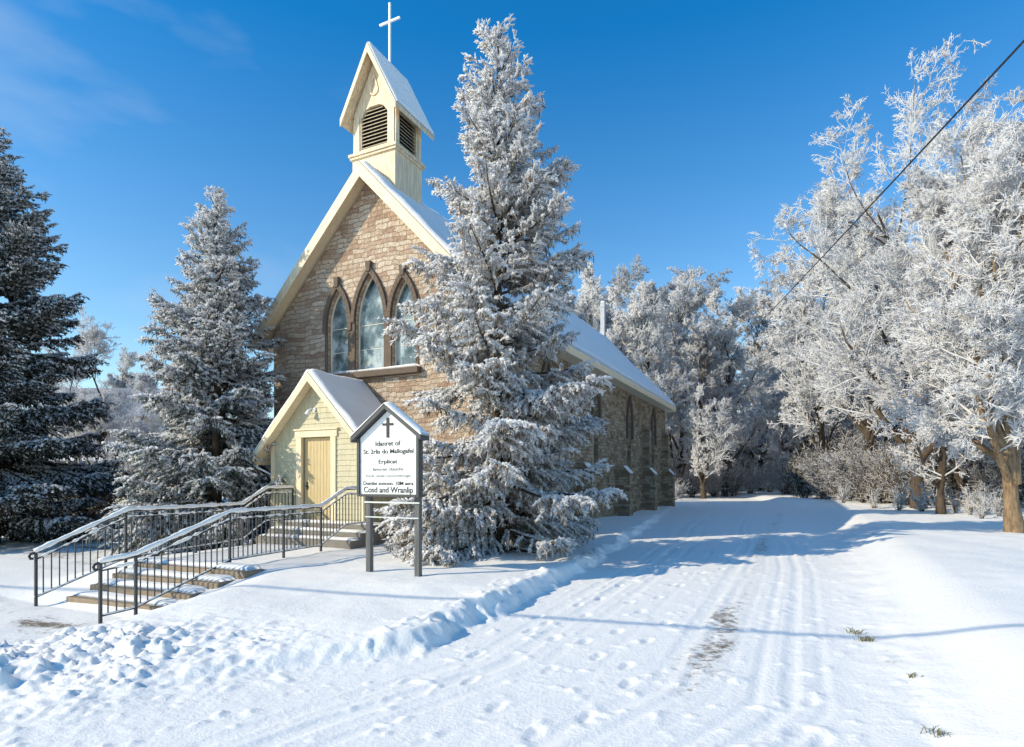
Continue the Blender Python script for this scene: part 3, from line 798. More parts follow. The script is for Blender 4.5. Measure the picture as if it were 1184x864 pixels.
# ------------------------------------------------------------------ sign
def text_mesh(name, body, size, x, z, y, mat, parent, width=None, shear=0):
    c = bpy.data.curves.new(name, 'FONT'); c.body = body; c.size = size; c.align_x = 'CENTER'; c.align_y = 'CENTER'; c.extrude = .002; c.offset = .0012*size/.1; c.shear = shear
    o = bpy.data.objects.new(name, c); COL.objects.link(o)
    bpy.context.view_layer.update()
    me = bpy.data.meshes.new_from_object(o.evaluated_get(bpy.context.evaluated_depsgraph_get()))
    bpy.data.objects.remove(o); bpy.data.curves.remove(c)
    xs = [v.co.x for v in me.vertices]; w = max(xs) - min(xs); cx = (max(xs)+min(xs))/2
    k = (width / w) if width else 1
    for v in me.vertices:
        a, b, d = v.co; v.co = (x + (a-cx)*k, y - d, z + b)
    me.materials.clear(); me.name = name
    return link(name, me, mat, parent)

def build_sign():
    y = 8.75; xc = -6.74; hw = .665
    t = thing('church_sign', 'white house-shaped church notice board on two grey posts in the lawn', 'sign', (0, 0, 0))
    front = lambda y: (lambda a, b, d: (a, y + d, b))
    zb, ze, za = 1.42, 2.46, 2.96
    MB().plate([(xc-hw, zb), (xc+hw, zb), (xc+hw, ze), (xc, za), (xc-hw, ze)], [], .06, front(y)).build('board', M['signwhite'], t)
    mb = MB()
    mb.box(xc-hw-.03, xc-hw+.03, y-.035, y+.10, zb-.03, ze+.02); mb.box(xc+hw-.03, xc+hw+.03, y-.035, y+.10, zb-.03, ze+.02)
    mb.box(xc-hw+.031, xc+hw-.031, y-.033, y+.098, zb-.03, zb+.02)
    mb.build('frame', M['signframe'], t, bevel=.006)
    sl = (za-ze)/hw; e = hw+.12
    for sx in (-1, 1):
        rz = za+.11; ez = rz - sl*e
        rf = MB().hexa([(xc, y-.11, rz-.085), (xc+sx*e, y-.11, ez-.085), (xc+sx*e, y+.17, ez-.085), (xc, y+.17, rz-.085), (xc, y-.11, rz), (xc+sx*e, y-.11, ez), (xc+sx*e, y+.17, ez), (xc, y+.17, rz)]).build('sign_roof', M['signframe'], t, bevel=.005)
        snow_sheet('snow_cover', rf, (xc+sx*(e+.01), y-.12, ez), (xc+sx*(e+.01), y+.18, ez), (xc, y+.18, rz+.002), (xc, y-.12, rz+.002), .04, 12, 24, 50+sx)
    for x in (xc-.55, xc+.55):
        g = H(x, y+.05)
        p = MB().box(x-.052, x+.052, y+.112, y+.212, g-.4, ze).build('post', M['post'], t, bevel=.006)
    MB().bar((xc-.62, y+.10, 1.285), (xc+.62, y+.10, 1.285), .03, .03).build('cross_bar', M['chrome'], t)
    MB().bar((xc-.60, y+.10, 1.01), (xc+.60, y+.10, 1.01), .024, .024).build('cross_bar', M['chrome'], t)
    mb = MB().box(xc-.028, xc+.028, y-.014, y-.001, 2.47, 2.83); mb.box(xc-.12, xc-.029, y-.014, y-.001, 2.69, 2.73); mb.box(xc+.029, xc+.12, y-.014, y-.001, 2.69, 2.73)
    mb.build('cross_emblem', M['ink'], t)
    ty = y-.004
    for body, size, z, w, mt in (('Idanret of', .125, 2.36, .56, 'ink'), ('St. 2rlis do Mallogafel', .115, 2.215, 1.12, 'ink'), ('Erplicat', .105, 2.03, .42, 'ink'),
                                 ('lanucen cluucke', .085, 1.895, .68, 'ink_grey'), ('Iranai canala cumooniimogia', .05, 1.775, 1.0, 'ink_grey'),
                                 ('Dombe sonoon. 10M aera', .095, 1.635, 1.12, 'ink'), ('Cosd and Wranlip', .15, 1.475+.04, 1.10, 'ink')):
        text_mesh('lettering', body, size, xc, z, ty, M[mt], t, w)
    for xa, xb, z in ((-.64, -.26, 2.032), (.26, .64, 2.032), (-.6, .6, 1.742)):
        MB().box(xc+xa, xc+xb, y-.005, y-.001, z, z+.004).build('rule_line', M['ink_grey'], t)
build_sign()

# ------------------------------------------------------------------ plants
def tubes(P, R, S, closed_tip=True):
    """P (N,K,3) R (N,K) -> verts, quads"""
    N, K, _ = P.shape
    T = np.empty_like(P); T[:,1:-1] = P[:,2:] - P[:,:-2]; T[:,0] = P[:,1]-P[:,0]; T[:,-1] = P[:,-1]-P[:,-2]
    T /= np.linalg.norm(T, axis=2, keepdims=True) + 1e-9
    ref = np.where(np.abs(T[:,:1,2:3]) < .85, np.array([0,0,1.0]), np.array([1.0,0,0]))
    A = np.cross(T, np.broadcast_to(ref, T.shape)); A /= np.linalg.norm(A, axis=2, keepdims=True) + 1e-9
    B = np.cross(T, A)
    an = np.arange(S) * 2*PI/S
    V = P[:,:,None,:] + R[:,:,None,None] * (A[:,:,None,:]*np.cos(an)[None,None,:,None] + B[:,:,None,:]*np.sin(an)[None,None,:,None])
    base = (np.arange(N)*K*S)[:,None,None] + (np.arange(K-1)*S)[None,:,None]
    k = np.arange(S)[None,None,:]; k2 = (k+1) % S
    F = np.stack([base+k, base+k2, base+S+k2, base+S+k], -1).reshape(-1, 4)
    return V.reshape(-1, 3), F

class Acc:
    def __init__(s): s.V = []; s.F = []; s.A = {}; s.n = 0
    def add(s, P, R, S, **at):
        V, F = tubes(P, R, S); s.V.append(V); s.F.append(F + s.n); s.n += len(V)
        N, K, _ = P.shape
        for k, v in at.items():
            v = np.asarray(v, float)
            if v.ndim == 0: v = np.full((N, K), float(v))
            if v.ndim == 1: v = np.repeat(v[:,None], K, 1)
            s.A.setdefault(k, []).append(np.repeat(v.reshape(-1), S))
    def mesh(s, name, smooth=False):
        return arrays_mesh(name, np.vstack(s.V), np.vstack(s.F), {k: np.concatenate(v) for k, v in s.A.items()}, smooth)

def norm(v): return v / (np.linalg.norm(v, axis=-1, keepdims=True) + 1e-9)

def sample(P, i, t):
    K = P.shape[1]; f = np.clip(t, 0, .999) * (K-1); k = f.astype(int); w = (f-k)[:,None]
    a = P[i,k]; b = P[i,k+1]
    return a*(1-w) + b*w, norm(b-a)

def grow(r, P, R, n, t0, t1, ang, lf, K, up=0., jit=.15, rr=.6, tip=.35, lmin=.05, droop=0., fall=.45):
    N = P.shape[0]
    i = np.repeat(np.arange(N), n); M_ = len(i)
    t = r.uniform(t0, t1, M_)
    p, T = sample(P, i, t)
    rad = np.array([np.interp(tt, np.linspace(0, 1, R.shape[1]), R[ii]) for tt, ii in zip(t, i)]) if M_ < 3000 else R[i, np.clip((t*(R.shape[1]-1)).astype(int), 0, R.shape[1]-1)]
    L = np.linalg.norm(P[:,-1]-P[:,0], axis=1)
    l = np.maximum(lmin, L[i] * lf * (1 - fall*t) * r.uniform(.6, 1.25, M_))
    q = norm(np.cross(T, norm(r.normal(size=(M_, 3)))))
    a = np.radians(r.normal(ang, 9, M_))[:,None]
    d = norm(T*np.cos(a) + q*np.sin(a) + np.array([0, 0, up]))
    out = np.empty((M_, K, 3)); out[:,0] = p
    for k in range(1, K):
        d = norm(d + r.normal(size=(M_, 3))*jit + np.array([0, 0, up*.4 - droop*k/K]))
        out[:,k] = out[:,k-1] + d*(l/(K-1))[:,None]
    r0 = rad*rr
    Rr = r0[:,None] * np.linspace(1, tip, K)[None]
    return out, Rr

def deciduous(name, seed, h=14., trunk_r=.25, fork=.22, spread=1., dens=1., nl=9, thick=1., frost=1., up=.10, lean=(0, 0), bare_top=False, twigs=5, two_fork=False):
    """returns trunk mesh, crown mesh; tree of height ~h standing on the origin"""
    r = np.random.default_rng(seed)
    K = 9
    s = np.linspace(0, 1, K)
    tr = np.zeros((1, K, 3)); tr[0,:,2] = s*h*.80 - .3
    wob = np.cumsum(r.normal(size=(K, 2))*.018*h, 0); wob -= wob[0]
    tr[0,:,0] = wob[:,0]*s + lean[0]*s**1.5*h; tr[0,:,1] = wob[:,1]*s + lean[1]*s**1.5*h
    R0 = (trunk_r*(1-.85*s**.9) + trunk_r*.35*np.exp(-s*h/.35))[None]
    # finer trunk near its foot
    T = Acc(); C = Acc()
    s2 = np.linspace(0, 1, 25)
    trf = np.stack([np.interp(s2, s, tr[0,:,k]) for k in range(3)], 1)[None]
    trf[0,:,:2] += r.normal(size=(25, 2))*.012
    T.add(trf, np.interp(s2, s, R0[0])[None]*(1+.05*r.normal(size=25))[None], 12, frost=np.clip(.05+.25*s2, 0, 1)[None])
    P1, R1 = grow(r, tr, R0, nl, fork, .97, 42, .62*spread, 8, up=up*1.5, jit=.10, rr=.62, tip=.30, fall=.55)
    if two_fork:
        a = np.zeros((2, 8, 3)); q = np.linspace(0, 1, 8)
        z0 = h*.115
        for j, (dx, dy, hh) in enumerate(((-.15, .02, .55), (.07, .10, .75))):
            a[j,:,2] = z0 - .05 + q*h*hh; a[j,:,0] = dx*h*q**.9 + r.normal(size=8)*.03; a[j,:,1] = dy*h*q + r.normal(size=8)*.03
            a[j,0,:2] = 0
        P1 = np.concatenate([P1, a]); R1 = np.concatenate([R1, trunk_r*.72*np.linspace(1, .22, 8)[None]*np.array([[.85],[.95]])])
    T.add(P1, R1, 8, frost=(np.linspace(.12, .55, 8)*frost)[None].repeat(len(P1), 0))
    P2, R2 = grow(r, P1, R1, int(9*dens), .16, 1, 46, .50, 6, up=up, jit=.13, rr=.6, tip=.35)
    C.add(P2, R2, 5, frost=(np.linspace(.3, .75, 6)*frost)[None].repeat(len(P2), 0))
    P3, R3 = grow(r, np.concatenate([P2, P1[:, 2:]]), np.concatenate([R2, R1[:, 2:]]), int(8*dens), .12, 1, 44, .52, 5, up=up*.8, jit=.17, rr=.55, tip=.5) if P2.shape[1] == P1.shape[1]-2 else grow(r, P2, R2, int(9*dens), .12, 1, 44, .52, 5, up=up*.8, jit=.17, rr=.55, tip=.5)
    R3 = np.maximum(R3, .010*thick)
    C.add(P3, R3, 4, frost=r.uniform(.5, 1.1, len(P3))*frost)
    P4, R4 = grow(r, P3, R3, int(7*dens), .15, 1, 42, .55, 4, up=up*.6, jit=.2, rr=.8, tip=.8, lmin=.22, droop=.05)
    R4 = np.clip(R4, .008*thick, .014*thick)*1.
    C.add(P4, R4, 3, frost=r.uniform(.70, 1.2, len(P4))*frost)
    P5, R5 = grow(r, P4, R4, twigs, .15, 1, 40, .60, 3, up=up*.5, jit=.2, rr=1., tip=.55, lmin=.13)
    R5 = np.clip(R5, .008*thick, .013*thick) * np.array([[.8, 1.15, .6]])
    C.add(P5, R5, 3, frost=r.uniform(.85, 1.3, len(P5))*frost)
    print(name, len(P2), len(P3), len(P4), len(P5))
    return T.mesh(name+'_trunk', True), C.mesh(name+'_crown')

def conifer(name, seed, h, rad, z0=.5, prof=.9, frost_top=1., frost_low=.6, dens=1., up_top=.5, droop=.35, trunk_r=.17, spray=1., ragged=.25, snowp=.5, thick=1.):
    r = np.random.default_rng(seed)
    T = Acc(); C = Acc()
    K = 14; s = np.linspace(0, 1, K)
    tr = np.zeros((1, K, 3)); tr[0,:,2] = s*(h+.2)-.25; tr[0,1:-1,:2] = r.normal(size=(K-2, 2))*.015
    T.add(tr, (trunk_r*(1-s)**.85 + .012)[None], 10, frost=np.linspace(0, .5, K)[None])
    # branches
    zz = []; z = z0
    while z < h-.25:
        f = (z-z0)/(h-z0)
        nb = r.integers(7, 10) if f < .85 else r.integers(4, 7)
        for _ in range(int(nb)): zz.append((z + r.normal()*.06, f))
        z += (.46 - .25*f)/dens
    zz = np.array(zz); f = np.clip(zz[:,1], 0, 1); N = len(zz)
    L = rad * ((1-f)**prof*.97 + .03) * (1 + r.uniform(-1.6, .7, N)*ragged*np.clip(.25+1.6*f, 0, 1))
    lowcut = np.clip(f/.06, 0, 1); L *= .86+.14*lowcut
    L = np.maximum(L, .16)
    az = r.uniform(0, 2*PI, N)
    KB = 8; t = np.linspace(0, 1, KB)[None]
    el = np.radians(-4 + f*45*up_top*2 + r.normal(size=N)*6)[:,None]
    dr = (droop*(1-f)**.6 + .05)[:,None]
    rr_ = L[:,None]*t*np.cos(el); zb = zz[:,:1] + L[:,None]*(t*np.sin(el) - dr*t**1.6 + dr*.75*t**3.2)
    azw = az[:,None] + r.normal(size=(N, 1))*.12*t
    P = np.stack([rr_*np.cos(azw), rr_*np.sin(azw), zb], -1)
    RB = (.010 + .016*L[:,None])*(1-.8*t)
    T.add(P, RB, 5, frost=np.repeat((.15 + .45*f)[:,None], KB, 1) + .3*t)
    # side twigs
    n = np.maximum(4, (L*17*dens).astype(int)); i = np.repeat(np.arange(N), n); m = len(i)
    tt = 1 - r.uniform(0, 1, m)**1.25*.90
    p, Tg = sample(P, i, tt)
    side = norm(np.cross(Tg, np.array([0, 0, 1.0]))) * np.where(r.random(m) < .5, -1, 1)[:,None]
    l = np.clip(L[i]*(.16 + .34*(1-tt))*r.uniform(.7, 1.3, m), .12, .85)
    d = norm(Tg*r.uniform(.5, 1.1, (m, 1)) + side*r.uniform(.4, 1.0, (m, 1)) + np.array([0, 0, 1.])*r.normal(.02, .16, (m, 1)))
    KT = 4; PT = np.empty((m, KT, 3)); PT[:,0] = p; dd = d
    hang = (.10 + .28*(1-f[i]))[:,None]*np.array([0, 0, -1.])
    for k in range(1, KT):
        dd = norm(dd + hang*.6 + r.normal(size=(m, 3))*.09); PT[:,k] = PT[:,k-1] + dd*(l/(KT-1))[:,None]
    fr = frost_low + (frost_top-frost_low)*np.clip(f*1.5, 0, 1)
    C.add(PT, np.full((m, KT), .006)*np.array([[1.2, 1, .8, .5]]), 3, frost=fr[i]*.6, tone=r.uniform(0, .7, m))
    # sprays of needles along the twigs
    ns = np.maximum(4, (l*46*spray).astype(int)); j = np.repeat(np.arange(m), ns); q = len(j)
    ts = r.uniform(.05, 1., q)
    p, Tg = sample(PT, j, ts)
    rnd = norm(np.cross(Tg, r.normal(size=(q, 3))))
    d = norm(Tg*.85 + rnd*r.uniform(.22, .75, (q, 1)) + np.array([0, 0, .08]))
    ls = r.uniform(.045, .095, q)*(.8+.4*thick)
    PS = np.stack([p, p + d*ls[:,None]*.5, p + d*ls[:,None]], 1)
    RS = np.stack([np.full(q, .006), r.uniform(.009, .016, q), np.full(q, .003)], 1)*thick
    upv = d[:,2]
    fro = fr[i][j] + upv*.45 + r.normal(size=q)*.16
    low = (1-f[i][j])
    tone = np.clip(r.uniform(0, .75, q) + np.where((upv < -.15) & (r.random(q) < low*.6), .5, 0), 0, 1)
    C.add(PS, RS, 3, frost=fro, tone=tone)
    # hanging under-sprays, darker
    hsel = r.random(q) < .28*(1-f[i][j])
    ph = p[hsel]; nh = len(ph)
    d = norm(r.normal(size=(nh, 3))*.45 + np.array([0, 0, -1.])); lh = r.uniform(.08, .2, nh)
    C.add(np.stack([ph, ph+d*lh[:,None]*.5, ph+d*lh[:,None]], 1), np.stack([np.full(nh, .006), np.full(nh, .012), np.full(nh, .003)], 1)*thick, 3,
          frost=r.normal(.12 + .25*(frost_low > .9), .2, nh), tone=r.uniform(.3, 1, nh))
    # snow lodged in lumps along the tops of twigs
    nl = np.maximum(1, (l*16*snowp*(.3+.7*(1-f[i]))).astype(int)); j2 = np.repeat(np.arange(m), nl); ks = len(j2)
    p, Tg = sample(PT, j2, r.uniform(.1, 1, ks))
    d = norm(Tg + r.normal(size=(ks, 3))*.45); ls = r.uniform(.04, .10, ks)
    p = p + np.array([0, 0, .018]) + r.normal(size=(ks, 3))*.012
    rs = r.uniform(.013, .030, ks)*thick
    C.add(np.stack([p-d*ls[:,None]*.5, p-d*ls[:,None]*.2, p+d*ls[:,None]*.2, p+d*ls[:,None]*.5], 1), rs[:,None]*np.array([[.45, 1, .95, .35]]), 5, frost=np.full(ks, 1.4), tone=np.zeros(ks))
    # leader
    print(name, N, m, q)
    return T.mesh(name+'_trunk', True), C.mesh(name+'_needles')

def shrub(name, seed, h, w, stems=14, dens=1., thick=1., frost=.7, leafy=0, leaf_frost=.4):
    r = np.random.default_rng(seed); C = Acc()
    K = 6; P = np.zeros((stems, K, 3)); az = r.uniform(0, 2*PI, stems); ln = r.uniform(.6, 1, stems)*h; out = r.uniform(.2, 1., stems)*w
    t = np.linspace(0, 1, K)
    for i in range(stems):
        P[i,:,0] = np.cos(az[i])*(out[i]*t**1.3 + .08*w) + r.normal(size=K)*.02*h; P[i,:,1] = np.sin(az[i])*(out[i]*t**1.3+.08*w) + r.normal(size=K)*.02*h; P[i,:,2] = ln[i]*t - .15
    R = np.full((stems, K), .018*thick)*np.linspace(1.2, .4, K)
    C.add(P, R, 4, frost=np.linspace(.1, .7, K)[None].repeat(stems, 0)*frost)
    P2, R2 = grow(r, P, R, int(11*dens), .08, 1, 42, .42, 4, up=.06, jit=.2, rr=.6, tip=.5)
    C.add(P2, np.maximum(R2, .007*thick), 3, frost=r.uniform(.2, .9, len(P2))*frost)
    P3, R3 = grow(r, P2, R2, int(8*dens), .1, 1, 45, .5, 3, up=.03, jit=.25, rr=.8, tip=.6, lmin=.1)
    C.add(P3, np.clip(R3, .007*thick, .011*thick), 3, frost=r.uniform(.3, 1.05, len(P3))*frost)
    m1 = C.mesh(name+'_twigs')
    m2 = None
    if leafy:
        L = Acc(); n = int(leafy); i = r.integers(0, len(P3), n); p, Tg = sample(P3, i, r.random(n))
        d = norm(r.normal(size=(n, 3)) + np.array([0, 0, .2])); l = r.uniform(.05, .12, n)
        p = p + r.normal(size=(n, 3))*.04
        L.add(np.stack([p, p+d*l[:,None]*.5, p+d*l[:,None]], 1), np.stack([np.full(n, .004), r.uniform(.015, .03, n), np.full(n, .003)], 1), 3, frost=r.normal(leaf_frost, .35, n)+d[:,2]*.3, tone=r.uniform(0, 1, n))
        m2 = L.mesh(name+'_leaves')
    return m1, m2

def place_tree(meshes, name, label, cat, x, y, rz=0, sc=1., mats=('bark_frost', 'twig'), group=None, sz=None, parts=('trunk', 'crown')):
    t = thing(name, label, cat, (x, y, H(x, y)), rz, group)
    t.scale = (sc, sc, sz or sc)
    for me, mt, pn in zip(meshes, mats, parts):
        if me is None: continue
        if not me.materials: me.materials.append(M[mt])
        link(pn, me, None, t)
    return t

# --- spruces
bx, by = W(576, 14.4)
big = conifer('big_spruce', 3, 12.75, 2.75, z0=.10, prof=.60, frost_top=1.6, frost_low=.95, dens=1.12, droop=.34, trunk_r=.15, spray=1.1, snowp=1.1, thick=1.1, ragged=.36)
place_tree(big, 'spruce_tree', 'tall hoarfrost white spruce at the front right corner of the church', 'tree', bx, by, .4, 1, ('bark_spruce', 'needle_pale'), parts=('trunk', 'needles'))
x, y = W(251, 18.9)
s2 = conifer('blue_spruce', 8, 11.5, 3.05, z0=.3, prof=.72, frost_top=.84, frost_low=.66, dens=1.1, droop=.30, trunk_r=.17, spray=1.0, snowp=.9, thick=1.15)
place_tree(s2, 'spruce_tree', 'blue grey spruce with light snow, left of the yellow porch', 'tree', x, y, 1.4, 1, ('bark_spruce', 'needle_blue'), parts=('trunk', 'needles'))
x, y = W(-8, 20.5)
s3 = conifer('dark_spruce', 15, 14.3, 3.9, z0=.4, prof=.72, frost_top=.38, frost_low=.40, dens=1.15, droop=.26, trunk_r=.20, spray=1.0, snowp=.75, thick=1.25, ragged=.3)
place_tree(s3, 'spruce_tree', 'dark green spruce dusted with snow, cut off by the left edge of the photo', 'tree', x, y, 2.2, 1, ('bark_spruce', 'needle_dark'), parts=('trunk', 'needles'))

# --- broad frosted trees
near = deciduous('maple', 21, 13.0, .225, .16, 1.0, 1.15, 16, 1.12, 1.05, .08, lean=(-.02, .02), twigs=7, two_fork=True)
x, y = W(1174, 18.0)
place_tree(near, 'maple_tree', 'frosted tree with thick sunlit tan forked trunk at the right edge', 'tree', x, y, TH, 1, ('bark_tan', 'twig'))
tall = deciduous('tall_tree', 33, 19.6, .32, .14, 1.28, 1.1, 17, 1.45, 1.05, .10, lean=(-.10, 0), twigs=5)
x, y = W(1062, 31)
place_tree(tall, 'frosted_tree', 'tallest frosted tree with bare open top, left of the tan forked trunk', 'tree', x, y, TH, 1)

var = [deciduous('wood_a', 41, 20, .26, .07, .72, 1.1, 24, 2.2, 1.1, .13, twigs=4),
       deciduous('wood_b', 52, 20, .24, .06, .60, 1.1, 27, 2.2, 1.1, .18, twigs=4),
       deciduous('wood_c', 67, 20, .28, .10, .85, 1.1, 21, 2.2, 1.1, .09, twigs=4)]
wood = [  # px, D, photo y of top, variant, label
    (655, 54, 293, 1, 'frosted tree rising over the church roof just right of the big spruce'),
    (702, 58, 282, 0, 'frosted tree behind the rear chimney of the church'),
    (748, 55, 280, 1, 'highest frosted tree behind the far end of the church roof'),
    (786, 63, 300, 2, 'frosted tree rising above the far eave of the church'),
    (813, 54, 335, 1, 'frosted tree with dark trunk beyond the church, at the left side of the driveway end'),
    (838, 60, 318, 0, 'frosted tree at the end of the driveway, left of the gap in the wood'),
    (880, 78, 318, 2, 'low frosted tree farthest down the driveway in the gap'),
    (914, 60, 300, 1, 'frosted tree right of the driveway end, above the olive shrub'),
    (950, 50, 258, 2, 'frosted tree with shaded crown, between the olive shrub and the tallest tree'),
    (1002, 43, 205, 0, 'frosted tree crowding behind the tallest tree on its left side'),
    (1088, 26.5, 300, 2, 'smaller frosted tree on a straight cut-looking trunk left of the tan forked one'),
    (1112, 33, 150, 1, 'frosted tree with dark trunk just right of the straight trunk'),
    (1165, 30, 118, 0, 'tall frosted tree directly behind the tan forked tree'),
    (1245, 26, 110, 2, 'frosted tree leaning in from beyond the right edge'),
]
for k, (px, D, ty, v, lab) in enumerate(wood):
    x, y = W(px, D); hh = (EYE + (555-ty)/688*D)*1.02
    place_tree(var[v], 'frosted_tree', lab, 'tree', x, y, k*1.7, hh/20*.98, group='frosted trees of the wood', sz=hh/20*.97)
far = [(610, 80, 300), (690, 84, 310), (770, 92, 330), (830, 100, 345), (930, 95, 340), (1010, 80, 290), (1090, 64, 230), (1190, 55, 170), (730, 70, 320), (975, 66, 300), (1045, 58, 240), (880, 112, 400), (1140, 46, 190)]
for k, (px, D, ty) in enumerate(far):
    x, y = W(px, D); hh = EYE + (555-ty)/688*D
    place_tree(var[(k*2+1) % 3], 'frosted_tree', 'frosted tree deep in the wood, hidden among the nearer crowns', 'tree', x, y, k*2.3+.5, hh/20, group='deep wood trees')

# --- shrubs
sh1 = shrub('frost_shrub', 5, 3.2, 1.8, 20, 1.1, 2.0, .95)
sh2 = shrub('dark_shrub', 6, 3.0, 1.7, 18, 1.1, 1.7, .70)
sh3 = shrub('olive_shrub', 7, 3.0, 1.5, 18, 1.1, 1.5, .6, 9000, .15)
sh4 = shrub('brown_shrub', 9, 2.0, 1.5, 20, 1.1, 1.3, .6, 12000, .30)
weed = shrub('weeds', 10, 1.4, .5, 9, .7, 1.3, .8)
def put_shrub(ms, name, label, px, D, sc, rz, mats, group=None, cat='shrub'):
    x, y = W(px, D)
    return place_tree(ms, name, label, cat, x, y, rz, sc, mats, group, parts=('twigs', 'leaves'))
under = [(779, 50, .6, 0), (800, 58, 1.0, 1), (826, 60, 1.15, 0), (848, 60, 1.0, 1), (868, 64, 1.2, 0), (890, 72, 1.0, 0), (908, 62, 1.3, 0), (955, 43, 1.1, 1), (978, 40, 1.25, 1),
         (1000, 38, 1.2, 1), (1022, 37, 1.3, 1), (1046, 34.5, 1.2, 1), (1072, 35, 1.2, 1), (1100, 36, 1.3, 1), (1128, 34, 1.2, 1), (1150, 31, 1.0, 1), (1180, 33, 1.3, 1), (1205, 30, 1.2, 1), (1140, 38, 1.5, 1), (1080, 41, 1.6, 1), (1020, 44, 1.6, 1), (960, 48, 1.5, 1),
         (760, 60, 1.4, 1), (735, 58, 1.4, 0)]
for k, (px, D, sc, v) in enumerate(under):
    put_shrub((sh1, sh2)[v], 'frosted_shrub', 'leafless frosted undergrowth shrub at the foot of the wood', px, D, sc, k*1.3, (('twig',), ('twig_dull',))[v], 'undergrowth shrubs along the wood')  # right-hand shrubs get the duller twigs, shade put into their colour
for k, (px, D, sc) in enumerate(((640, 70, 2.6), (690, 72, 2.6), (740, 74, 2.8), (790, 76, 3), (825, 72, 2.6), (850, 80, 3), (880, 88, 3.2), (905, 84, 3), (935, 72, 3), (965, 62, 2.8), (995, 56, 2.6), (1030, 54, 2.8), (1065, 50, 2.6), (1100, 48, 2.6), (1140, 46, 2.6), (1180, 44, 2.6), (1220, 42, 2.6), (808, 90, 3.4), (870, 100, 4), (920, 100, 4), (1120, 60, 3.4), (1200, 60, 3.4), (1010, 70, 3.6), (760, 95, 4), (700, 95, 4))):
    put_shrub((sh2, sh1)[k % 3 == 0], 'tall_thicket', 'tall frosted thicket filling the wood behind the front trees', px, D, sc, k*1.1, (('twig_dull',), ('twig',))[k % 3 == 0], 'tall thickets deep in the wood', 'thicket')
put_shrub(sh3, 'olive_shrub', 'olive leaved shrub at the right side of the driveway end', 930, 46, 1.15, .3, ('twig_dull', 'leaf_olive'))
for k, (px, D) in enumerate(((1010, 31), (1040, 29), (1066, 28), (1105, 27), (1122, 25.5), (1140, 26), (1155, 24), (1085, 29.5), (975, 36), (1135, 23))):
    put_shrub(weed, 'weed_clump', 'thin frosted weed stalks in the snow before the right-hand wood', px, D, .8+.1*(k % 3), k*.9, ('twig',), 'frosted weeds before the wood', 'weeds')
# left background
put_shrub(sh4, 'brown_shrub', 'brown leaved shrub beside the two short posts', 104, 25, 1.25, .5, ('twig_dull', 'leaf_brown'))
put_shrub(sh4, 'brown_shrub', 'brown leaved shrub half hidden under the blue grey spruce', 196, 24.5, 1.0, 2.1, ('twig_dull', 'leaf_brown'))
put_shrub(sh4, 'brown_shrub', 'low brown shrub at the foot of the dark green spruce', 28, 22, .6, 4, ('twig_dull', 'leaf_brown'))
lt = deciduous('yard_tree', 77, 9.6, .12, .12, .8, .85, 14, 1.0, .85, .12, lean=(-.03, 0), twigs=4)
x, y = W(118, 27)
place_tree(lt, 'bare_tree', 'small bare lightly frosted tree between the two left-hand spruces', 'tree', x, y, 1, 1, ('bark_frost', 'twig'))
for k, (px, D, sc_) in enumerate(((84, 31, .95), (162, 33, .9))):
    x, y = W(px, D); place_tree(lt, 'bare_tree', ('bare frosted tree behind the small one, nearer the dark green spruce', 'bare frosted tree in front of the neighbouring house, nearer the blue grey spruce')[k], 'tree', x, y, 2.2+2*k, sc_, ('bark_frost', 'twig'))
x, y = W(292, 46); place_tree(var[1], 'frosted_tree', 'frosted tree glimpsed between the blue grey spruce and the church wall', 'tree', x, y, 1.1, .55)
put_shrub(sh4, 'brown_shrub', 'brown shrub against the left corner of the church', 292, 24, 1.1, 3.3, ('twig_dull', 'leaf_brown'))
for k, (px, D, ty, v) in enumerate(((60, 62, 400, 2), (150, 66, 395, 0), (230, 60, 390, 2))):
    x, y = W(px, D); hh = EYE + (555-ty)/688*D
    place_tree(var[v], 'frosted_tree', ('distant frosted tree left of the neighbouring house', 'distant frosted tree behind the neighbouring house', 'distant frosted tree behind the blue grey spruce')[k], 'tree', x, y, k, hh/20, group='trees behind the house')

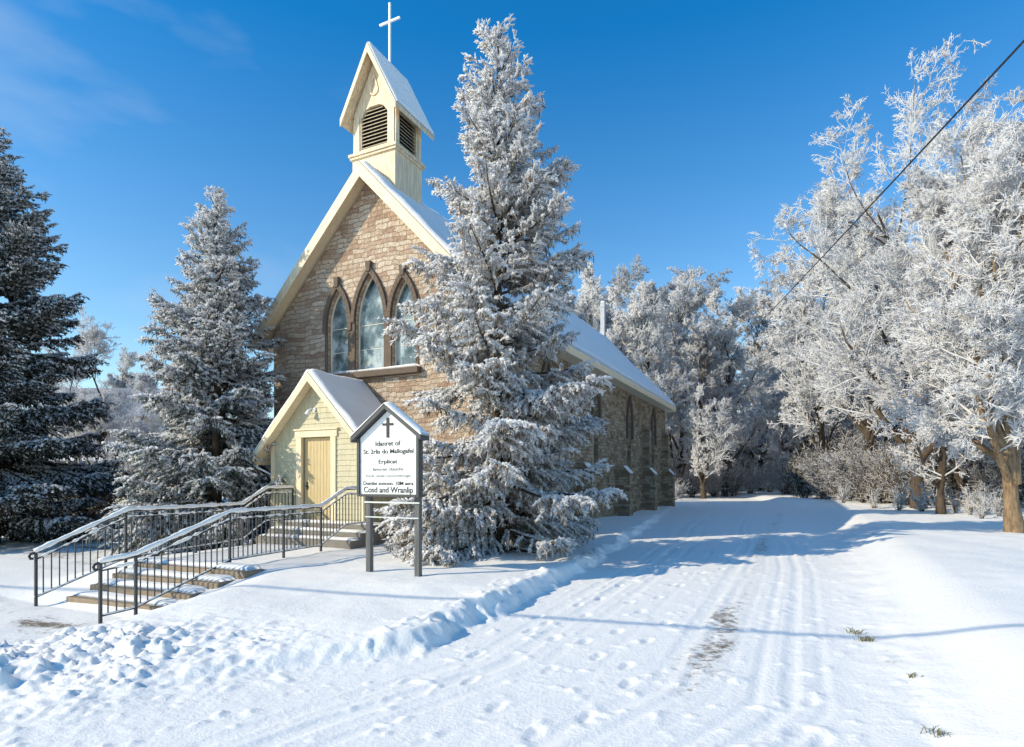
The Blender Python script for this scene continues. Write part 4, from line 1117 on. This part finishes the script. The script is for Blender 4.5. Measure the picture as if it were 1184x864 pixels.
# ------------------------------------------------------------------ neighbouring house
def build_house():
    x, y = W(130, 44)
    t = thing('neighbour_house', 'neighbouring house with brick chimney seen between the left-hand spruces', 'house', (x, y, H(x, y)), TH)
    wall = m_plain('taupe_siding', (.30, .27, .235), .8, var=.15); brick = m_plain('red_brick', (.25, .115, .07), .9, var=.4, scale=14)
    MB().box(-6, 4.5, 0, 7, -.4, 6.4).build('wall', wall, t)
    for sx in (0, 1):
        pass
    rf = MB().hexa([(-6.4, -.5, 6.35), (4.9, -.5, 6.35), (4.9, 3.5, 8.9), (-6.4, 3.5, 8.9), (-6.4, -.5, 6.5), (4.9, -.5, 6.5), (4.9, 3.5, 9.05), (-6.4, 3.5, 9.05)])
    rf.hexa([(-6.4, 7.5, 6.35), (4.9, 7.5, 6.35), (4.9, 3.503, 8.9), (-6.4, 3.503, 8.9), (-6.4, 7.5, 6.5), (4.9, 7.5, 6.5), (4.9, 3.503, 9.05), (-6.4, 3.503, 9.05)])
    r = rf.build('roof', m_plain('dusted_shingle', (.22, .235, .26), .9, var=.5, scale=5), t)
    MB().box(2.2, 3.1, 3.0, 3.9, 8.2, 10.2).build('chimney', brick, t, bevel=.03)
    # lower wing with snowy roof
    MB().box(-5, 3.2, -3.2, -.003, -.4, 2.9).build('wing', m_plain('cream_siding', (.55, .50, .40), .8, var=.1), t)
    r2 = MB().hexa([(-5.4, -3.6, 2.85), (3.6, -3.6, 2.85), (3.6, -.01, 4.3), (-5.4, -.01, 4.3), (-5.4, -3.6, 3.0), (3.6, -3.6, 3.0), (3.6, -.01, 4.45), (-5.4, -.01, 4.45)]).build('wing_roof', M['roofing'], t)
    snow_sheet('snow_cover', r2, (-5.42, -3.62, 3.01), (3.62, -3.62, 3.01), (3.62, -.02, 4.46), (-5.42, -.02, 4.46), .16, 30, 16, 72)
    for x0 in (-3.6, -.6, 1.6):
        w = MB().plate([(x0-.5, .9), (x0+.6, .9), (x0+.6, 2.3), (x0-.5, 2.3)], [[(x0-.4, 1.0), (x0+.5, 1.0), (x0+.5, 2.2), (x0-.4, 2.2)]], .05, lambda a, b, d: (a, -3.26+d, b)).build('window', M['frame'], t)
        MB().box(x0-.4, x0+.5, -3.23, -3.215, 1.0, 2.2).build('pane', M['glass'], w)
build_house()

# two short wooden posts at the edge of the side yard
for k, (px, lab) in enumerate(((65, 'left one of two short weathered posts by the brown shrub'), (72, 'right one of two short weathered posts by the brown shrub'))):
    x, y = W(px, 22.5); g = H(x, y)
    r = random.Random(k)
    mb = MB().tube([(x, y, g-.2), (x+.01, y, g+.3), (x+.02, y, g+.62+.05*k)], [.12, .105, .10], 10)
    o = mb.build('short_post', m_plain('weathered_post', (.26, .21, .15), .9, var=.35), None, bevel=.01)
    tag(o, lab, 'post', 'short posts by the brown shrub')

# grass tufts poking through the verge
def tuft(x, y, label, seed, n=34, s=1.):
    r = random.Random(seed); mb = MB(); g = H(x, y)
    for _ in range(n):
        a = r.uniform(0, 2*PI); l = r.uniform(.03, .085)*s; o = (x+r.gauss(0, .05)*s, y+r.gauss(0, .035)*s, g-.02)
        mb.tube([o, (o[0]+math.cos(a)*l*.4, o[1]+math.sin(a)*l*.4, g+l*.7), (o[0]+math.cos(a)*l, o[1]+math.sin(a)*l, g+l*.85)], [.004, .004, .001], 4)
    tag(mb.build('grass_tuft', m_plain('winter_grass', (.17, .15, .06), .8, var=.5, scale=30), None), label, 'grass tuft', 'grass tufts on the right verge')
x, y = W(1002, 7.35); tuft(x, y, 'grass tuft showing at the driveway edge below the cable shadow', 1, 34, .9)
x, y = W(992, 7.7); tuft(x, y, 'thin brownish grass tuft just above the larger one at the driveway edge', 2, 26)
x, y = W(1086, 4.75); tuft(x, y, 'small grass tuft nearest the bottom right corner', 3, 24, .7)
x, y = W(1056, 6.0); tuft(x, y, 'tiny tuft between the other two on the verge', 4, 14, .7)

# ------------------------------------------------------------------ overhead lines
def cable(name, label, a, b, sag, r, group):
    pts = []
    for i in range(49):
        t = i/48; pts.append((a[0]+(b[0]-a[0])*t, a[1]+(b[1]-a[1])*t, a[2]+(b[2]-a[2])*t - sag*4*t*(1-t)))
    tag(MB().tube(pts, r, 6).build(name, M['wire'], None), label, 'cable', group)
def C2(X, D): return (CT*X - ST*D, ST*X + CT*D)
P0 = C2(5.25, -1.6); P1 = C2(22.0, 62)
cable('overhead_cable', 'black cable crossing the sky diagonally above the driveway', (*P0, 7.65), (*P1, 14.1), .12, .020, None)
Q = C2(-33.5, 9.9)
cable('street_cable', 'overhead street cable whose shadow crosses the foreground snow', (*P0, 7.65), (*Q, 7.9), .1, .038, None)
def upole(p, top, label):
    g = H(*p)
    t = thing('utility_pole', label, 'utility pole', (p[0], p[1], g), 0, None)
    MB().tube([(0, 0, -.3), (0, 0, top*.5-g), (0, 0, top-g)], [.15, .125, .10], 12).build('pole', M['pole'], t)
    mb = MB().bar((-.55, .14, top-.45-g), (.55, .14, top-.45-g), .1, .12); mb.build('crossarm', M['pole'], t)
    for sx in (-.45, .45): MB().tube([(sx, .14, top-.4-g), (sx, .14, top-.3-g), (sx, .14, top-.22-g)], [.02, .05, .03], 8).build('insulator', M['white_metal'], t)
upole(P0, 8.0, 'wooden utility pole at the street beside the driveway mouth')
upole(P1, 14.5, 'dark wooden utility pole among the trees at the driveway end')

# ------------------------------------------------------------------ light, sky, camera
S = Vector((-.698, -.716, 0)).normalized(); EL = math.radians(29)
sd = Vector((S.x*math.cos(EL), S.y*math.cos(EL), math.sin(EL)))
sun = bpy.data.lights.new('sun', 'SUN'); sun.energy = 5.0; sun.angle = math.radians(.5); sun.color = (1, .88, .66)
so = bpy.data.objects.new('sun', sun); COL.objects.link(so); so.rotation_euler = sd.to_track_quat('Z', 'Y').to_euler(); so.location = (-20, -20, 30)

w = bpy.data.worlds.new('World'); SC.world = w; w.use_nodes = True
nt = w.node_tree; bg = nt.nodes['Background']
sk = nt.nodes.new('ShaderNodeTexSky'); sk.sky_type = 'NISHITA'; sk.sun_disc = False
sk.sun_elevation = EL; sk.sun_rotation = math.atan2(S.x, S.y)
sk.air_density = 1.0; sk.dust_density = .25; sk.ozone_density = 2.2; sk.altitude = 100
hs = nt.nodes.new('ShaderNodeHueSaturation'); hs.inputs['Saturation'].default_value = 1.05; hs.inputs['Value'].default_value = 1.0
mx = nt.nodes.new('ShaderNodeMix'); mx.data_type = 'RGBA'; mx.blend_type = 'MULTIPLY'; mx.inputs[0].default_value = 1; 
tcz = nt.nodes.new('ShaderNodeTexCoord'); sz_ = nt.nodes.new('ShaderNodeSeparateXYZ'); nt.links.new(tcz.outputs['Generated'], sz_.inputs[0])
gr = nt.nodes.new('ShaderNodeValToRGB'); gr.color_ramp.elements[0].position = .05; gr.color_ramp.elements[0].color = (1.45, 1.48, 1.34, 1); gr.color_ramp.elements[1].position = .60; gr.color_ramp.elements[1].color = (.30, 1.06, 1.50, 1)
nt.links.new(sz_.outputs[2], gr.inputs['Fac']); nt.links.new(gr.outputs['Color'], mx.inputs[7])
nt.links.new(sk.outputs[0], mx.inputs[6]); nt.links.new(mx.outputs[2], hs.inputs['Color'])
# a faint veil of cirrus on the left
tc = nt.nodes.new('ShaderNodeTexCoord'); mp = nt.nodes.new('ShaderNodeMapping'); mp.inputs['Scale'].default_value = (2.2, 2.2, 7); mp.inputs['Rotation'].default_value = (.25, .1, 0)
nz = nt.nodes.new('ShaderNodeTexNoise'); nz.inputs['Scale'].default_value = 1.3; nz.inputs['Detail'].default_value = 5
nt.links.new(tc.outputs['Generated'], mp.inputs['Vector']); nt.links.new(mp.outputs[0], nz.inputs['Vector'])
rp = nt.nodes.new('ShaderNodeValToRGB'); rp.color_ramp.elements[0].position = .44; rp.color_ramp.elements[0].color = (0,0,0,1); rp.color_ramp.elements[1].position = .85; rp.color_ramp.elements[1].color = (.55,.55,.55,1)
nt.links.new(nz.outputs['Fac'], rp.inputs['Fac'])
cm_ = nt.nodes.new('ShaderNodeMix'); cm_.data_type = 'RGBA'; cm_.inputs[7].default_value = (4.2, 5.0, 5.9, 1)
vd = nt.nodes.new('ShaderNodeVectorMath'); vd.operation = 'DOT_PRODUCT'; nt.links.new(tc.outputs['Generated'], vd.inputs[0])
_x = (100-592)/688; _v = Vector((CT*_x - ST, ST*_x + CT, (555-120)/688)).normalized(); vd.inputs[1].default_value = _v
mr = nt.nodes.new('ShaderNodeMapRange'); mr.interpolation_type = 'SMOOTHSTEP'; mr.inputs[1].default_value = .93; mr.inputs[2].default_value = .995; nt.links.new(vd.outputs['Value'], mr.inputs[0])
mm = nt.nodes.new('ShaderNodeMath'); mm.operation = 'MULTIPLY'; nt.links.new(rp.outputs['Color'], mm.inputs[0]); nt.links.new(mr.outputs[0], mm.inputs[1])
nt.links.new(mm.outputs[0], cm_.inputs[0]); nt.links.new(hs.outputs[0], cm_.inputs[6]); nt.links.new(cm_.outputs[2], bg.inputs['Color'])
bg.inputs['Strength'].default_value = .15

cam = bpy.data.cameras.new('camera'); cam.sensor_width = 36; cam.lens = 36*688/1184; cam.shift_y = (555-432)/1184
cam.clip_end = 2000; cam.clip_start = .05
co = bpy.data.objects.new('camera', cam); COL.objects.link(co); co.location = (0, 0, EYE); co.rotation_euler = (PI/2, 0, TH)
SC.camera = co
SC.view_settings.view_transform = 'Standard'; SC.view_settings.look = 'None'; SC.view_settings.exposure = 0
SC.cycles.max_bounces = 12; SC.cycles.diffuse_bounces = 9; SC.cycles.transmission_bounces = 6; SC.cycles.use_denoising = True
